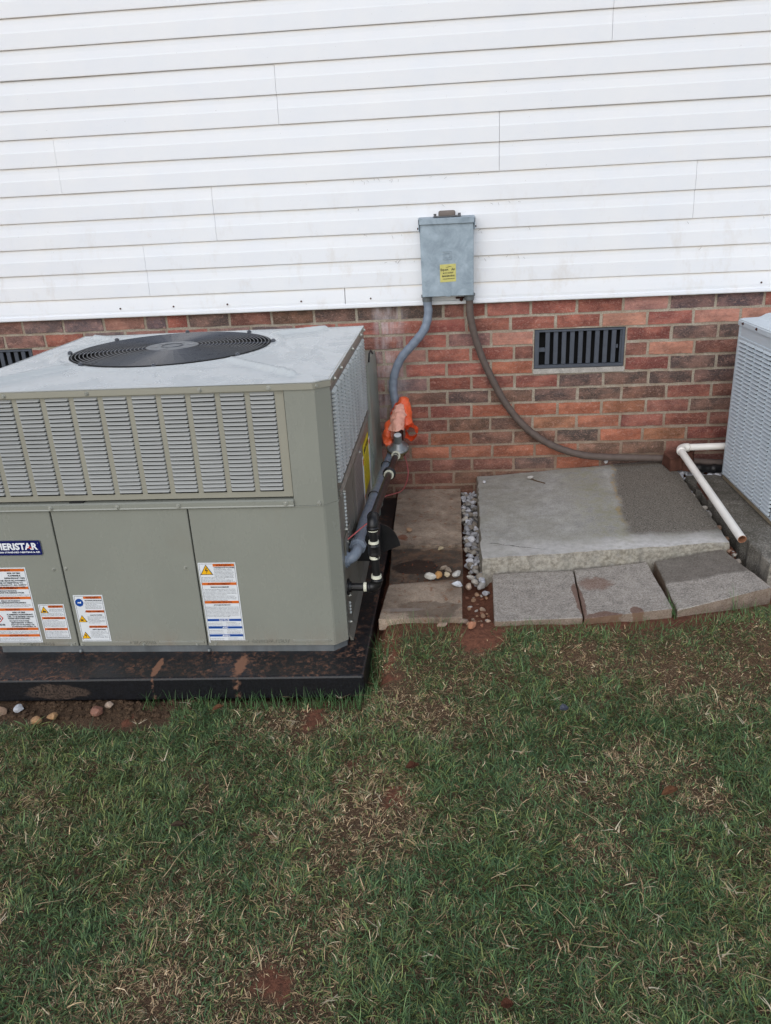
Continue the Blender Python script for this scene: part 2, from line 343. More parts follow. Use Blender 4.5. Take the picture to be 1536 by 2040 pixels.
MT['leafred'] = plain('rust_leaf', lin(104, 66, 50), .8, 0, .2, .25, 60)
MT['bluebag'] = plain('grey_blue_scrap', lin(92, 96, 110), .5, 0, .4, .25, 60)
MT['twig'] = plain('dry_twig', lin(92, 76, 62), .85, 0, .2, .2, 80)
MT['halfbrick'] = plain('broken_brick_clay', lin(92, 62, 52), .9, 0, .2, .3, 40, .003, 90)

# ------------------------------------------------------------------ object helpers
COL = sc.collection
def tag(o, label=None, cat=None, group=None, kind=None):
    if label: o['label'] = label
    if cat: o['category'] = cat
    if group: o['group'] = group
    if kind: o['kind'] = kind
    return o
def thing(name, loc, label=None, cat=None, group=None, kind=None):
    o = bpy.data.objects.new(name, None); COL.objects.link(o); o.location = loc; o.empty_display_size = .05
    o['_base'] = list(loc)
    return tag(o, label, cat, group, kind)
def root_loc(p):
    while p.parent: p = p.parent
    return p.location
def put(name, bm, mat, parent=None, smooth=False, base=None, **tags):
    """link a bmesh given in world coordinates; its origin goes to its thing's base"""
    b = Vector(root_loc(parent)) if parent else Vector(base if base is not None else (0, 0, 0))
    bmesh.ops.translate(bm, verts=bm.verts, vec=-b)
    bmesh.ops.recalc_face_normals(bm, faces=bm.faces) if not tags.pop('keepn', False) else None
    me = bpy.data.meshes.new(name); bm.to_mesh(me); bm.free()
    if isinstance(mat, (list, tuple)):
        for q in mat: me.materials.append(q)
    else: me.materials.append(mat)
    if smooth: me.shade_smooth()
    o = bpy.data.objects.new(name, me); COL.objects.link(o)
    if parent: o.parent = parent
    else: o.location = b
    return tag(o, **tags)
def inst(name, me, loc, parent=None, rot=(0,0,0), scl=(1,1,1), color=None, **tags):
    o = bpy.data.objects.new(name, me); COL.objects.link(o)
    if parent: o.parent = parent; o.location = Vector(loc)-Vector(root_loc(parent))
    else: o.location = loc
    o.rotation_euler = rot; o.scale = scl
    if color: o.color = color
    return tag(o, **tags)
def box(bm, x0, x1, y0, y1, z0, z1, bev=0, seg=1):
    r = bmesh.ops.create_cube(bm, size=1)
    vs_ = r['verts']
    for v in vs_: v.co = Vector(((x0+x1)/2+v.co.x*(x1-x0), (y0+y1)/2+v.co.y*(y1-y0), (z0+z1)/2+v.co.z*(z1-z0)))
    if bev:
        es = list({e for v in vs_ for e in v.link_edges})
        bmesh.ops.bevel(bm, geom=es, offset=bev, segments=seg, affect='EDGES', profile=.5)
    return bm
def B(x0, x1, y0, y1, z0, z1, bev=0, seg=1): return box(bmesh.new(), x0, x1, y0, y1, z0, z1, bev, seg)
def cyl(bm, a, b, r1, r2=None, n=16, cap=True):
    a = Vector(a); b = Vector(b); d = b-a; r2 = r1 if r2 is None else r2
    q = d.to_track_quat('Z', 'Y')
    rings = []
    for p, r in ((a, r1), (b, r2)):
        rings.append([bm.verts.new(p + q @ Vector((r*math.cos(2*math.pi*i/n), r*math.sin(2*math.pi*i/n), 0))) for i in range(n)])
    for i in range(n): bm.faces.new((rings[0][i], rings[0][(i+1)%n], rings[1][(i+1)%n], rings[1][i]))
    if cap: bm.faces.new(rings[0][::-1]); bm.faces.new(rings[1])
    return bm
def lathe(bm, origin, axis, prof, n=20):
    """prof: list of (distance along axis, radius)"""
    o = Vector(origin); q = Vector(axis).normalized().to_track_quat('Z', 'Y'); prev = None
    for (h, r) in prof:
        ring = [bm.verts.new(o + q @ Vector((max(r, 1e-4)*math.cos(2*math.pi*i/n), max(r, 1e-4)*math.sin(2*math.pi*i/n), h))) for i in range(n)]
        if prev:
            for i in range(n): bm.faces.new((prev[i], prev[(i+1)%n], ring[(i+1)%n], ring[i]))
        else: bm.faces.new(ring[::-1])
        prev = ring
    bm.faces.new(prev)
    return bm
def catmull(pts, step=.01):
    P = [Vector(p) for p in pts]; P = [P[0]*2-P[1]]+P+[P[-1]*2-P[-2]]; out = []
    for i in range(1, len(P)-2):
        n = max(1, int((P[i+1]-P[i]).length/step))
        for k in range(n):
            t = k/n; a, b, c, d = P[i-1], P[i], P[i+1], P[i+2]
            out.append(.5*((2*b)+(-a+c)*t+(2*a-5*b+4*c-d)*t*t+(-a+3*b-3*c+d)*t**3))
    out.append(P[-2]); return out
def tube(bm, pts, r, n=12, cap=True, ribs=None, flat=None):
    """r: radius or function of (index, length along)"""
    pts = [Vector(p) for p in pts]; prev = None; nrm = None; s = 0.
    for i, p in enumerate(pts):
        t = (pts[min(i+1, len(pts)-1)]-pts[max(i-1, 0)]).normalized()
        if i: s += (p-pts[i-1]).length
        if nrm is None: nrm = t.orthogonal().normalized()
        nrm = (nrm - t*nrm.dot(t)).normalized(); bn = t.cross(nrm)
        rr = r(i, s) if callable(r) else r
        ring = [bm.verts.new(p + rr*(math.cos(2*math.pi*k/n)*nrm + math.sin(2*math.pi*k/n)*bn)) for k in range(n)]
        if prev:
            for k in range(n): bm.faces.new((prev[k], prev[(k+1)%n], ring[(k+1)%n], ring[k]))
        elif cap: bm.faces.new(ring[::-1])
        prev = ring
    if cap: bm.faces.new(prev)
    return bm
def prism(bm, poly, axis, d0, d1):
    """poly in the plane across 'axis'; extruded from d0 to d1"""
    def P(a, b, d): return {'x': (d, a, b), 'y': (a, d, b), 'z': (a, b, d)}[axis]
    A = [bm.verts.new(P(a, b, d0)) for a, b in poly]; Bv = [bm.verts.new(P(a, b, d1)) for a, b in poly]
    n = len(poly)
    for i in range(n): bm.faces.new((A[i], A[(i+1)%n], Bv[(i+1)%n], Bv[i]))
    bm.faces.new(A[::-1]); bm.faces.new(Bv); return bm
def text_bm(bm, txt, size, o, u, v, nrm, width=None, align='LEFT', bold=0., depth=0.0, res=1):
    """flat lettering placed on a plane: o = baseline origin, u = reading direction, v = up"""
    cu = bpy.data.curves.new('lettering', 'FONT'); cu.body = txt; cu.size = size; cu.align_x = align
    cu.resolution_u = res; cu.offset = bold; cu.extrude = depth
    ob = bpy.data.objects.new('lettering', cu); dg = bpy.context.evaluated_depsgraph_get()
    me = ob.to_mesh()
    xs = [q.co.x for q in me.vertices]
    k = 1.
    if width and xs: k = width/(max(xs)-min(xs))
    x0 = min(xs) if (xs and align == 'LEFT') else 0
    o = Vector(o); u = Vector(u); v = Vector(v); nrm = Vector(nrm)
    vsn = [bm.verts.new(o + u*((q.co.x-x0)*k) + v*q.co.y + nrm*q.co.z) for q in me.vertices]
    for f in me.polygons:
        try: bm.faces.new([vsn[i] for i in f.vertices])
        except ValueError: pass
    ob.to_mesh_clear(); bpy.data.objects.remove(ob); bpy.data.curves.remove(cu)
def rect_on(bm, o, u, v, nrm, a0, a1, b0, b1, d0, d1):
    o = Vector(o); u = Vector(u); v = Vector(v); nrm = Vector(nrm)
    P = lambda a, b, d: bm.verts.new(o+u*a+v*b+nrm*d)
    q = [P(a0, b0, d0), P(a1, b0, d0), P(a1, b1, d0), P(a0, b1, d0), P(a0, b0, d1), P(a1, b0, d1), P(a1, b1, d1), P(a0, b1, d1)]
    for f in ((0,1,2,3), (4,5,6,7), (0,1,5,4), (1,2,6,5), (2,3,7,6), (3,0,4,7)): bm.faces.new([q[i] for i in f])
def poly_on(bm, o, u, v, nrm, pts, d0, d1):
    o = Vector(o); u = Vector(u); v = Vector(v); nrm = Vector(nrm); n = len(pts)
    A = [bm.verts.new(o+u*a+v*b+nrm*d0) for a, b in pts]; C = [bm.verts.new(o+u*a+v*b+nrm*d1) for a, b in pts]
    for i in range(n): bm.faces.new((A[i], A[(i+1)%n], C[(i+1)%n], C[i]))
    bm.faces.new(A); bm.faces.new(C)
def join_lists(bm, verts, faces):
    q = [bm.verts.new(v) for v in verts]
    for f in faces: bm.faces.new([q[i] for i in f])

# ------------------------------------------------------------------ ground
def vnoise(x, y, s, seed):
    rs = np.random.RandomState(seed); G = rs.rand(256, 256)
    xi = x*s+100; yi = y*s+100; x0 = np.floor(xi).astype(int); y0 = np.floor(yi).astype(int)
    fx = xi-x0; fy = yi-y0; fx = fx*fx*(3-2*fx); fy = fy*fy*(3-2*fy)
    g = lambda a, b: G[a % 256, b % 256]
    return (g(x0,y0)*(1-fx)+g(x0+1,y0)*fx)*(1-fy)+(g(x0,y0+1)*(1-fx)+g(x0+1,y0+1)*fx)*fy
def sstep(x, a, b):
    t = np.clip((x-a)/(b-a), 0, 1); return t*t*(3-2*t)
def ground_z(x, y):
    x = np.asarray(x, float); y = np.asarray(y, float)
    z = np.full(x.shape, -.042)
    z = z + .022*sstep(-y, 1.20, 1.29)*sstep(x, .10, .14)
    z = z - .082*sstep(-y, 1.33, 1.62)                        # drop in front of the pavers
    z = z - .028*np.clip(-y-1.56, 0, 3)
    z = z - .06*sstep(-x, -.16, -.11)*sstep(y, -1.60, -1.54) # hollow under and beside the black pad
    z = z + .05*sstep(x, .95, 1.7)*sstep(-y, 3.0, .9)*sstep(-y, .9, 1.3)
    lump = (vnoise(x, y, 5, 1)-.5)*.018 + (vnoise(x, y, 17, 2)-.5)*.012 + (vnoise(x, y, 45, 3)-.5)*.007
    z = z + lump*(0.25+.75*sstep(-y, 1.2, 1.5))
    z = z - .03*sstep(x, .40, .43)*sstep(x, .53, .50)*sstep(-y, .0, .1)*sstep(y, -1.30, -1.2)
    z = np.where((x > .5) & (x < 1.42) & (y > -.93), np.minimum(z, -.03), z)
    return z
BARE = [(-.074,-1.718,.05),(.004,-2.53,.035),(.07,-1.86,.035),(.05,-1.95,.03),(.474,-1.36,.07),(.90,-1.325,.045),(.15,-1.44,.05),(.19,-1.56,.035),(.16,-1.40,.06),(.2,-2.05,.04),(-.02,-1.62,.05),(-.62,-1.70,.04)]
def field(L, x, y):
    f = np.zeros_like(x); x = x+(vnoise(x, y, 13, 51)-.5)*.09+(vnoise(x, y, 40, 52)-.5)*.03; y = y+(vnoise(x, y, 14, 53)-.5)*.09+(vnoise(x, y, 42, 54)-.5)*.03
    for (a, c, r_) in L: f = np.maximum(f, np.exp(-(((x-a)**2+(y-c)**2)/r_**2)))
    return f
def build_ground():
    xs = np.concatenate([-np.geomspace(60, 2.7, 14), np.arange(-2.6, 2.9, .022), np.geomspace(3.0, 60, 14)])
    ys = np.concatenate([-np.geomspace(60, 3.6, 14), np.arange(-3.5, .12, .022), np.geomspace(.2, 60, 10)])
    X, Y = np.meshgrid(xs, ys); Z = ground_z(X, Y); nx, ny = len(xs), len(ys)
    far = (np.abs(X) > 2.8) | (Y < -3.5)
    Z = np.where(Y > .05, np.minimum(Z, -.05), Z)
    V = np.stack([X, Y, Z], -1).reshape(-1, 3)
    i = (np.arange(ny-1)[:, None]*nx+np.arange(nx-1)[None]).ravel()
    F = np.stack([i, i+1, i+nx+1, i+nx], -1)
    bf = np.maximum(field(BARE, X, Y), 0).reshape(-1, 1)
    return mesh_np('ground', V, F, MT['ground'], np.concatenate([bf, bf, bf, np.ones_like(bf)], -1))
def mesh_np(name, V, F, mat, col=None):
    me = bpy.data.meshes.new(name); k = F.shape[1]
    me.vertices.add(len(V)); me.vertices.foreach_set('co', V.astype(np.float32).ravel())
    me.loops.add(F.size); me.loops.foreach_set('vertex_index', F.astype(np.int32).ravel())
    me.polygons.add(len(F)); me.polygons.foreach_set('loop_start', np.arange(0, F.size, k, dtype=np.int32))
    try: me.polygons.foreach_set('loop_total', np.full(len(F), k, dtype=np.int32))
    except Exception: pass
    me.update(calc_edges=True); me.materials.append(mat); me.shade_smooth()
    if col is not None:
        a = me.color_attributes.new('Col', 'FLOAT_COLOR', 'POINT'); a.data.foreach_set('color', col.astype(np.float32).ravel())
    o = bpy.data.objects.new(name, me); COL.objects.link(o); return o
tag(build_ground(), 'bare red clay soil under the lawn and paving', kind='structure')

# ------------------------------------------------------------------ house wall: brick foundation + siding
CH = .0677; PX = .2032
house = thing('house_wall', (0, 0, 0), 'white vinyl sided house wall standing on a red and dark brick foundation', 'house wall')
house['kind'] = 'structure'
def brick_mesh(seed):
    rs = random.Random(seed); L, H = .1935, .0572; nx_, nz_ = 6, 2; bm = bmesh.new(); g = {}
    for i in range(nx_+1):
        for j in range(nz_+1):
            x = -L/2+L*i/nx_; z = -H/2+H*j/nz_; y = rs.uniform(-.0008, .0008)
            e = (i in (0, nx_)) or (j in (0, nz_))
            if i == 0: x += rs.uniform(0, .0032)
            if i == nx_: x -= rs.uniform(0, .0032)
            if j == 0: z += rs.uniform(0, .0026)
            if j == nz_: z -= rs.uniform(0, .0026)
            if e: y += .0022+rs.uniform(0, .0012)
            g[i, j] = bm.verts.new((x, y, z))
    for i in range(nx_):
        for j in range(nz_): bm.faces.new((g[i,j], g[i+1,j], g[i+1,j+1], g[i,j+1]))
    loop = [g[i,0] for i in range(nx_)]+[g[nx_,j] for j in range(nz_)]+[g[i,nz_] for i in range(nx_,0,-1)]+[g[0,j] for j in range(nz_,0,-1)]
    back = [bm.verts.new((v.co.x, .03, v.co.z)) for v in loop]
    for i in range(len(loop)): bm.faces.new((loop[i], back[i], back[(i+1)%len(loop)], loop[(i+1)%len(loop)]))
    bmesh.ops.recalc_face_normals(bm, faces=bm.faces)
    me = bpy.data.meshes.new('brick'); bm.to_mesh(me); bm.free(); me.materials.append(MT['brick']); return me
BM = [brick_mesh(i) for i in range(9)]
PAL = dict(R=(152,80,68), S=(164,90,78), D=(84,72,68), P=(194,138,116), O=(178,102,72), o=(160,94,66), M=(124,74,64), N=(106,78,64), U=(126,92,88),
           K=(170,122,110), G=(112,98,100), Z=(88,78,84), r=(136,70,58), T=(150,96,66))
# joints (x of the head joint left of each brick) and colour letters for the courses the photograph shows
JO = {
0:([-1.647,-1.445,-1.247,-1.043,-.941,-.837,-.637,-.436,-.237,-.038,.161,.363,.461,.557,.76,.965,1.172,1.373,1.576,1.784],'UGGKGRDMNDDDMRSSRKZZR'),
1:([-1.752,-1.55,.069,.269,.467,.669,.873,1.077,1.281,1.484,1.69],'UU?SSrRRPRPP'),
2:([.179,.379,.581,.778,1.191,1.394,1.599],'MSUP-rDD'),
3:([.08,.283,.487,.687,.778,1.191,1.293,1.501],'UKRRM-MPM'),
4:([.177,.373,.58,.778,1.191,1.396,1.605],'KSSO-rDD'),
5:([.084,.285,.489,.691,.894,1.101,1.306,1.509],'MGrrrDDDD'),
6:([.169,.375,.574,.781,.985,1.189,1.394,1.597],'UNDNDDNrM'),
7:([.089,.288,.488,.687,.895,1.099,1.305,1.505],'UrrOOOTMD'),
8:([.168,.377,.578,.779,.987,1.19,1.394,1.598],'UMNNTorrM'),
9:([.073,.285,.486,.689,.893,1.097,1.299,1.503],'USoNNDOTr'),
10:([.189,.383,.589,.792,.999,1.203,1.41,1.612],'KOoooNNMM'),
11:([.09,.29,.49,.692,.895,1.109,1.31,1.51],'rMMMDODNM'),
12:([.0,.2,.4,.6,.8,1.0,1.2,1.4,1.6],'MMMNNrNNMM'),
13:([.1,.3,.5,.7,.9,1.1,1.3,1.5],'NMNMNNMMN')}
def add_brick(x0, x1, k, ch, far):
    if x1-x0 < .03: return
    rs = random.Random(int((x0+9)*1000)*31+k)
    if ch in '?': ch = rs.choice('RSMUNDKrDG')
    j_ = rs.uniform(-9, 9); c = [PAL[ch][i]+j_+rs.uniform(-3, 3) for i in range(3)]; m_ = sum(c)/3; c = [q*1.03-m_*.03 for q in c]
    col = lin(*c)
    z = .9-(k+.5)*CH+rs.uniform(-.001, .001); y = rs.uniform(-.0025, .0015)
    if k == 0: z -= .0015
    far.append((rs.choice(BM), ((x0+x1)/2, y, z), ((x1-x0-.0098)/.1935, 1, 1), (0, rs.uniform(-.004, .004), 0 if rs.random() < .5 else 0), col))
brs = []
VENTS = [(.779, 1.190), (-2.04, -1.628)]
for k in range(14):
    js, cs = JO[k]
    js = list(js); L = []
    # named span
    for i in range(len(js)-1): L.append((js[i], js[i+1], cs[i+1]))
    left = js[0]; first = cs[0]; x = left
    while x > -2.25: L.append((x-PX, x, first if x == left else '?')); x -= PX
    x = js[-1]; last = cs[-1]; f = True
    while x < 2.35: L.append((x, x+PX, last if f else '?')); x += PX; f = False
    if k == 1:      # the stretch hidden by the unit
        L = [q for q in L if not (abs(q[0]+1.55) < .001 and q[1] > 0)]
        xx = .069
        while xx > -1.5: L.append((max(xx-PX, -1.55), xx, '?')); xx -= PX
    for (a, b, ch) in L:
        if ch == '-': continue
        segs = [(a, b)]
        if k in (2, 3, 4):
            for (v0, v1) in VENTS:
                ns = []
                for (p, q) in segs:
                    if q <= v0+.012 or p >= v1-.012: ns.append((p, q))
                    else:
                        if p < v0-.02: ns.append((p, v0+.004))
                        if q > v1+.02: ns.append((v1-.004, q))
                segs = ns
        for (p, q) in segs: add_brick(p, q, k, ch, brs)
vis = lambda b: (abs(b[1][0]-.35), 0)
brs.sort(key=lambda b: abs(b[1][0]-.35) + (.9 if (b[1][0] < -.05 and b[1][2] < .70) else 0))
for (me, loc, s_, rt_, col) in brs[:298]: inst('brick', me, loc, house, rt_, s_, col)
rest = bmesh.new()
for (me, loc, s_, rt_, col) in brs[298:]:
    n0 = len(rest.verts); rest.from_mesh(me); rest.verts.ensure_lookup_table()
    for v in rest.verts[n0:]: v.co = Vector((v.co.x*s_[0]+loc[0], v.co.y+loc[1], v.co.z+loc[2]))
if len(rest.verts): 
    o = put('brick_field', rest, MT['brick'], house, kind='stuff'); o.color = lin(112, 70, 62)
# mortar: one sheet just behind the brick faces, left open at the vents, plus plain wings beyond the view
mb = bmesh.new()
def mort(x0, x1, z0, z1): box(mb, x0, x1, .0055, .1, z0, z1)
mort(-6, 7, .765, .9); mort(-6, 7, -.3, .5615)
mort(-6, -2.04, .5615, .765); mort(-1.628, .779, .5615, .765); mort(1.19, 7, .5615, .765)
put('mortar', mb, MT['mortar'], house)
# raked irregular mortar smears
wing = bmesh.new()
for sgn, xa, xb in ((-1, -6, -2.45), (1, 2.6, 7)):
    for k in range(14):
        z = .9-(k+.5)*CH; x = xa+(k % 2)*PX/2
        while x < xb-.2: box(wing, x, x+.193, 0, .03, z-.0288, z+.0288); x += PX
o = put('brick_field', wing, MT['brick'], house, kind='stuff'); o.color = lin(112, 70, 62)

# foundation vents
def vent(x0, x1, label=None):
    z0, z1 = .585, .765
    fr = bmesh.new()
    box(fr, x0+.002, x1-.002, .004, .02, z1-.012, z1-.003); box(fr, x0+.002, x1-.002, .004, .02, z0+.002, z0+.016)
    box(fr, x0+.002, x0+.022, .004, .02, z0+.0165, z1-.0125); box(fr, x1-.014, x1-.002, .004, .02, z0+.0165, z1-.0125)
    f = put('foundation_vent', fr, MT['ventp'], house, label=label)
    put('vent_screen', B(x0+.001, x1-.001, .045, .06, z0, z1), MT['dark'], f)
    n = 10; p = (x1-x0-.036)/n
    for i in range(n):
        x = x0+.022+p*(i+.45)+p*.32
        put('slat', B(x, x+p*.55, .008+(i%2)*.002, .016, z0+.017, z1-.013, .0015), MT['ventp'], f)
    cr = bmesh.new(); zc = (z0+z1)/2
    box(cr, x0+.023, x0+.022+p*.75, .012, .018, zc-.013, zc+.006); box(cr, x1-.014-p*1.15, x1-.016-p*.35, .012, .018, zc-.006, zc+.01)
    put('cross_piece', cr, MT['ventp'], f)
    s = bmesh.new(); prism(s, [(-.004, .562), (.1, .562), (.1, .588), (.0, .584)], 'x', x0-.003, x1+.003)
    put('vent_sill', s, MT['sill'], f)
    h = bmesh.new(); box(h, x0-.02, x0, .03, .11, .55, .78); box(h, x1, x1+.02, .03, .11, .55, .78)
    put('vent_jamb', h, MT['mortar'], f)
vent(.779, 1.190, 'slate coloured foundation vent with cobwebs on its right side'); vent(-2.04, -1.628)

# siding, two laps to a panel
LAP = .1132; ZT = 2.1198
prof = [(-.0176, .0012), (-.0230, .0004), (-.0248, .0022), (-.0250, .008), (-.0240, .060), (-.0225, .065), (-.0188, .092), (-.0180, LAP+.0005)]
def siding_panel(x0, x1, zbot, nlaps, off):
    bm = bmesh.new()
    for l in range(nlaps):
        z = zbot+l*LAP; pr = prof
        if l == nlaps-1: pr = prof[:-1]+[(-.0172, LAP+.003)]
        n = max(2, int((x1-x0)/.35)); rows = []
        for i in range(n+1):
            x = x0+(x1-x0)*i/n; wv = .0012*math.sin(x*2.3+z*7)+.0006*math.sin(x*6.1+z*13)
            rows.append([bm.verts.new((x, yy+off+wv*.6, z+zz+wv*.5)) for yy, zz in pr])
        for i in range(n):
            for j in range(len(pr)-1): bm.faces.new((rows[i][j], rows[i+1][j], rows[i+1][j+1], rows[i][j+1]))
        for r_ in (rows[0], rows[-1]):      # panel ends have thickness
            b = [bm.verts.new((v.co.x, -.008, v.co.z)) for v in r_]
            for j in range(len(pr)-1): bm.faces.new((r_[j], r_[j+1], b[j+1], b[j]))
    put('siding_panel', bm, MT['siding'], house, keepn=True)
seams = {0: [-1.502, 1.054], 1: [-.316, 3.3], 2: [-1.317, .611], 3: [-.643, 1.432], 4: [-.989, 2.6], -1: [1.07, -2.5], -2: [-.8, 2.9], -3: [.3], -4: [-1.4, 2.2], -5: [.9], -6: [-.5]}
for i, ss in seams.items():
    zb = ZT-LAP*(2*i+2); xs = [-6]+sorted(ss)+[7]
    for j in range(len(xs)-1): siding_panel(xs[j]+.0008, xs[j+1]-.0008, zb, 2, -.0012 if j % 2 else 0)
# lowest single lap cut above the starter strip
for (a, b, off) in ((-6, -.084, 0), (-.0805, 7, -.0012)):
    bm = bmesh.new(); z1 = ZT-LAP*10
    pr = [(-.0265, .917), (-.0275, .930), (-.0240, .956), (-.0205, .978), (-.0190, z1+.003)]
    A = [bm.verts.new((a, y+off, z)) for y, z in pr]; C = [bm.verts.new((b, y+off, z)) for y, z in pr]
    for j in range(len(pr)-1): bm.faces.new((A[j], C[j], C[j+1], A[j+1]))
    e = [bm.verts.new((C[j].co.x if off == 0 else A[j].co.x, -.008, pr[j][1])) for j in range(len(pr))]; src = C if off == 0 else A
    for j in range(len(pr)-1): bm.faces.new((src[j], src[j+1], e[j+1], e[j]))
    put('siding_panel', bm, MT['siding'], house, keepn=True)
for (a, b, o_) in ((-6, .06, -.002), (.055, 7, 0)):
    bm = bmesh.new(); prism(bm, [(-.006, .899), (-.033+o_, .899), (-.0345+o_, .903), (-.0335+o_, .914), (-.0275+o_, .9185), (-.006, .9185)], 'x', a, b)
    put('starter_strip', bm, MT['siding'], house)
for x in (-1.14, -.885, -.63, -.285, .035, 1.75):
    q = bmesh.new(); cyl(q, (x, -.026, .938), (x, -.0305, .938), .004, n=8); put('siding_nail', q, MT['rust'], house)
put('sheathing', B(-6, 7, -.004, .1, .8985, 3.45), MT['siding'], house)
# bits of cobweb and debris hanging under the laps near the disconnect box
db = bmesh.new(); rs = random.Random(3)
for _ in range(46):
    x = rs.choice([rs.uniform(.52, .75), rs.uniform(.0, .25), rs.uniform(-.6, 1.9)]); l = rs.choice([7, 8, 9, 6])
    z = ZT-LAP*(l)-rs.uniform(.0, .012); a = Vector((x, -.032, z)); d = Vector((rs.uniform(-.012, .012), 0, -rs.uniform(.002, .014)))
    tube(db, [a, a+d*.5+Vector((.001, 0, 0)), a+d], .0005, 4)
put('cobweb_debris', db, MT['twig'], house, kind='stuff')

# ------------------------------------------------------------------ slabs, pavers
def slab_mesh(top, zb, jit=.004, n=14, bev=.006, seed=1, lift=None):
    """top: four corners (bl, br, fr, fl) with z; zb bottom; broken, uneven arris"""
    bl, br, fr, fl = [Vector(t) for t in top]; rs = random.Random(seed); bm = bmesh.new(); g = {}
    for i in range(n+1):
        for j in range(n+1):
            u, v = i/n, j/n
            p = (bl*(1-u)+br*u)*(1-v)+(fl*(1-u)+fr*u)*v
            q = p.copy(); e = i in (0, n) or j in (0, n)
            nn = noise.noise(Vector((p.x*9+seed, p.y*9, 0)))*.0016
            q.z += nn - (bev*rs.uniform(.5, 1.4) if e else 0)
            if e: q.x += rs.uniform(-jit, jit)*(.5 if i not in (0, n) else 1); q.y += rs.uniform(-jit, jit)*(.5 if j not in (0, n) else 1)
            g[i, j] = bm.verts.new(q)
    # ring just inside the edge sits nearly at it, so the arris reads sharp
    for i in range(1, n):
        for j in range(1, n):
            if i == 1 or i == n-1 or j == 1 or j == n-1:
                tgt = g[0 if i == 1 else (n if i == n-1 else i), 0 if j == 1 else (n if j == n-1 else j)].co
                cur = g[i, j].co; k = .93 if max(abs((bl-br).length), 0) > .6 else .86
                z = cur.z; g[i, j].co = cur*(1-k)+tgt*k; g[i, j].co.z = z
    for i in range(n):
        for j in range(n): bm.faces.new((g[i,j], g[i,j+1], g[i+1,j+1], g[i+1,j]))
    loop = [g[i,0] for i in range(n)]+[g[n,j] for j in range(n)]+[g[i,n] for i in range(n,0,-1)]+[g[0,j] for j in range(n,0,-1)]
    mid = [bm.verts.new((v.co.x+rs.uniform(-.002, .002), v.co.y+rs.uniform(-.002, .002), v.co.z*.5+zb*.5)) for v in loop]
    bot = [bm.verts.new((v.co.x, v.co.y, zb)) for v in loop]
    for i in range(len(loop)):
        j = (i+1) % len(loop)
        bm.faces.new((loop[i], loop[j], mid[j], mid[i])); bm.faces.new((mid[i], mid[j], bot[j], bot[i]))
    bmesh.ops.recalc_face_normals(bm, faces=bm.faces); return bm
def concrete(name, top, zb, mat, label, cat, group=None, **k):
    c = sum((Vector(t) for t in top), Vector())/4; c.z = zb
    return put(name, slab_mesh(top, zb, **k), mat, None, base=c, label=label, cat=cat, group=group)
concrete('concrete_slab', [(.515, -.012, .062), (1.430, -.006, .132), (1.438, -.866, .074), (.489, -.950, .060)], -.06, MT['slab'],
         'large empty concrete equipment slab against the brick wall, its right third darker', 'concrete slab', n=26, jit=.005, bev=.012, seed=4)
s2 = concrete('concrete_slab', [(1.462, -.16, .10), (2.75, -.16, .11), (2.75, -1.17, .10), (1.492, -1.115, .10)], -.10, MT['old'],
         'dark weathered concrete slab under the blue grey condenser at the right edge', 'concrete slab', n=26, jit=.006, bev=.008, seed=8)
G1 = 'brown pavers in the path beside the black pad'; G2 = 'pale pavers along the front of the big slab'
PV = [([(.122, .0, 0), (.431, -.002, 0), (.428, -.330, .002), (.125, -.330, 0)], 'pleft', 'brown stained paver touching the brick wall, farthest back in its path', G1),
      ([(.125, -.336, .001), (.427, -.336, .002), (.422, -.686, .0), (.128, -.683, 0)], 'pleft', 'brown stained paver with an orange rust spot, second from the brick wall', G1),
      ([(.130, -.692, -.012), (.424, -.695, -.010), (.420, -1.010, -.018), (.136, -1.022, -.022)], 'pleft', 'dark muddy wet paver sunk between two brown pavers', G1),
      ([(.140, -1.036, -.002), (.413, -.996, 0), (.410, -1.293, .0), (.122, -1.299, .0)], 'pleft', 'brown grey paver nearest the lawn in the left path, a white stone on its corner', G1),
      ([(.532, -.960, .0), (.838, -.938, .0), (.816, -1.302, .0), (.518, -1.322, .0)], 'pfront', 'clean pale grey paver, leftmost in front of the big slab', G2),
      ([(.844, -.934, .0), (1.117, -.915, .02), (1.117, -1.278, .02), (.822, -1.308, .0)], 'pfront', 'pale grey paver with red mud along its front and left edges', G2),
      ([(1.149, -.916, .022), (1.408, -.874, .050), (1.470, -1.188, .050), (1.134, -1.279, .012)], 'pfront', 'tilted paver, upper half dark and damp, nearest the end of the white pipe', G2)]
for i, (t, m, lb, g) in enumerate(PV):
    tt = [Vector(q) for q in t]; concrete('paver', t, min(q.z for q in tt)-.042, MT[m], lb, 'paver', g, n=12, jit=.0010, bev=.0012, seed=20+i)

# ------------------------------------------------------------------ rocks
def rock_mesh(seed):
    rs = random.Random(seed); bm = bmesh.new(); bmesh.ops.create_icosphere(bm, subdivisions=2, radius=.5)
    pl = [(Vector((rs.gauss(0,1), rs.gauss(0,1), rs.gauss(0,1))).normalized(), rs.uniform(.27, .42)) for _ in range(13)]
    for v in bm.verts:
        for n_, d in pl:
            k = v.co.dot(n_)
            if k > d: v.co -= n_*(k-d)*.9
        v.co *= 1+.09*noise.noise(v.co*4+Vector((seed*7, 0, 0)))
    me = bpy.data.meshes.new('stone'); bm.to_mesh(me); bm.free(); me.materials.append(MT['rock'])
    return me
RK = [rock_mesh(i) for i in range(12)]
WH = [(196,197,202), (172,172,176), (212,212,216), (150,146,140), (186,178,166), (160,150,138)]
TN = [(176,140,112), (160,112,86), (190,166,144), (204,196,186), (150,100,76), (186,150,120)]
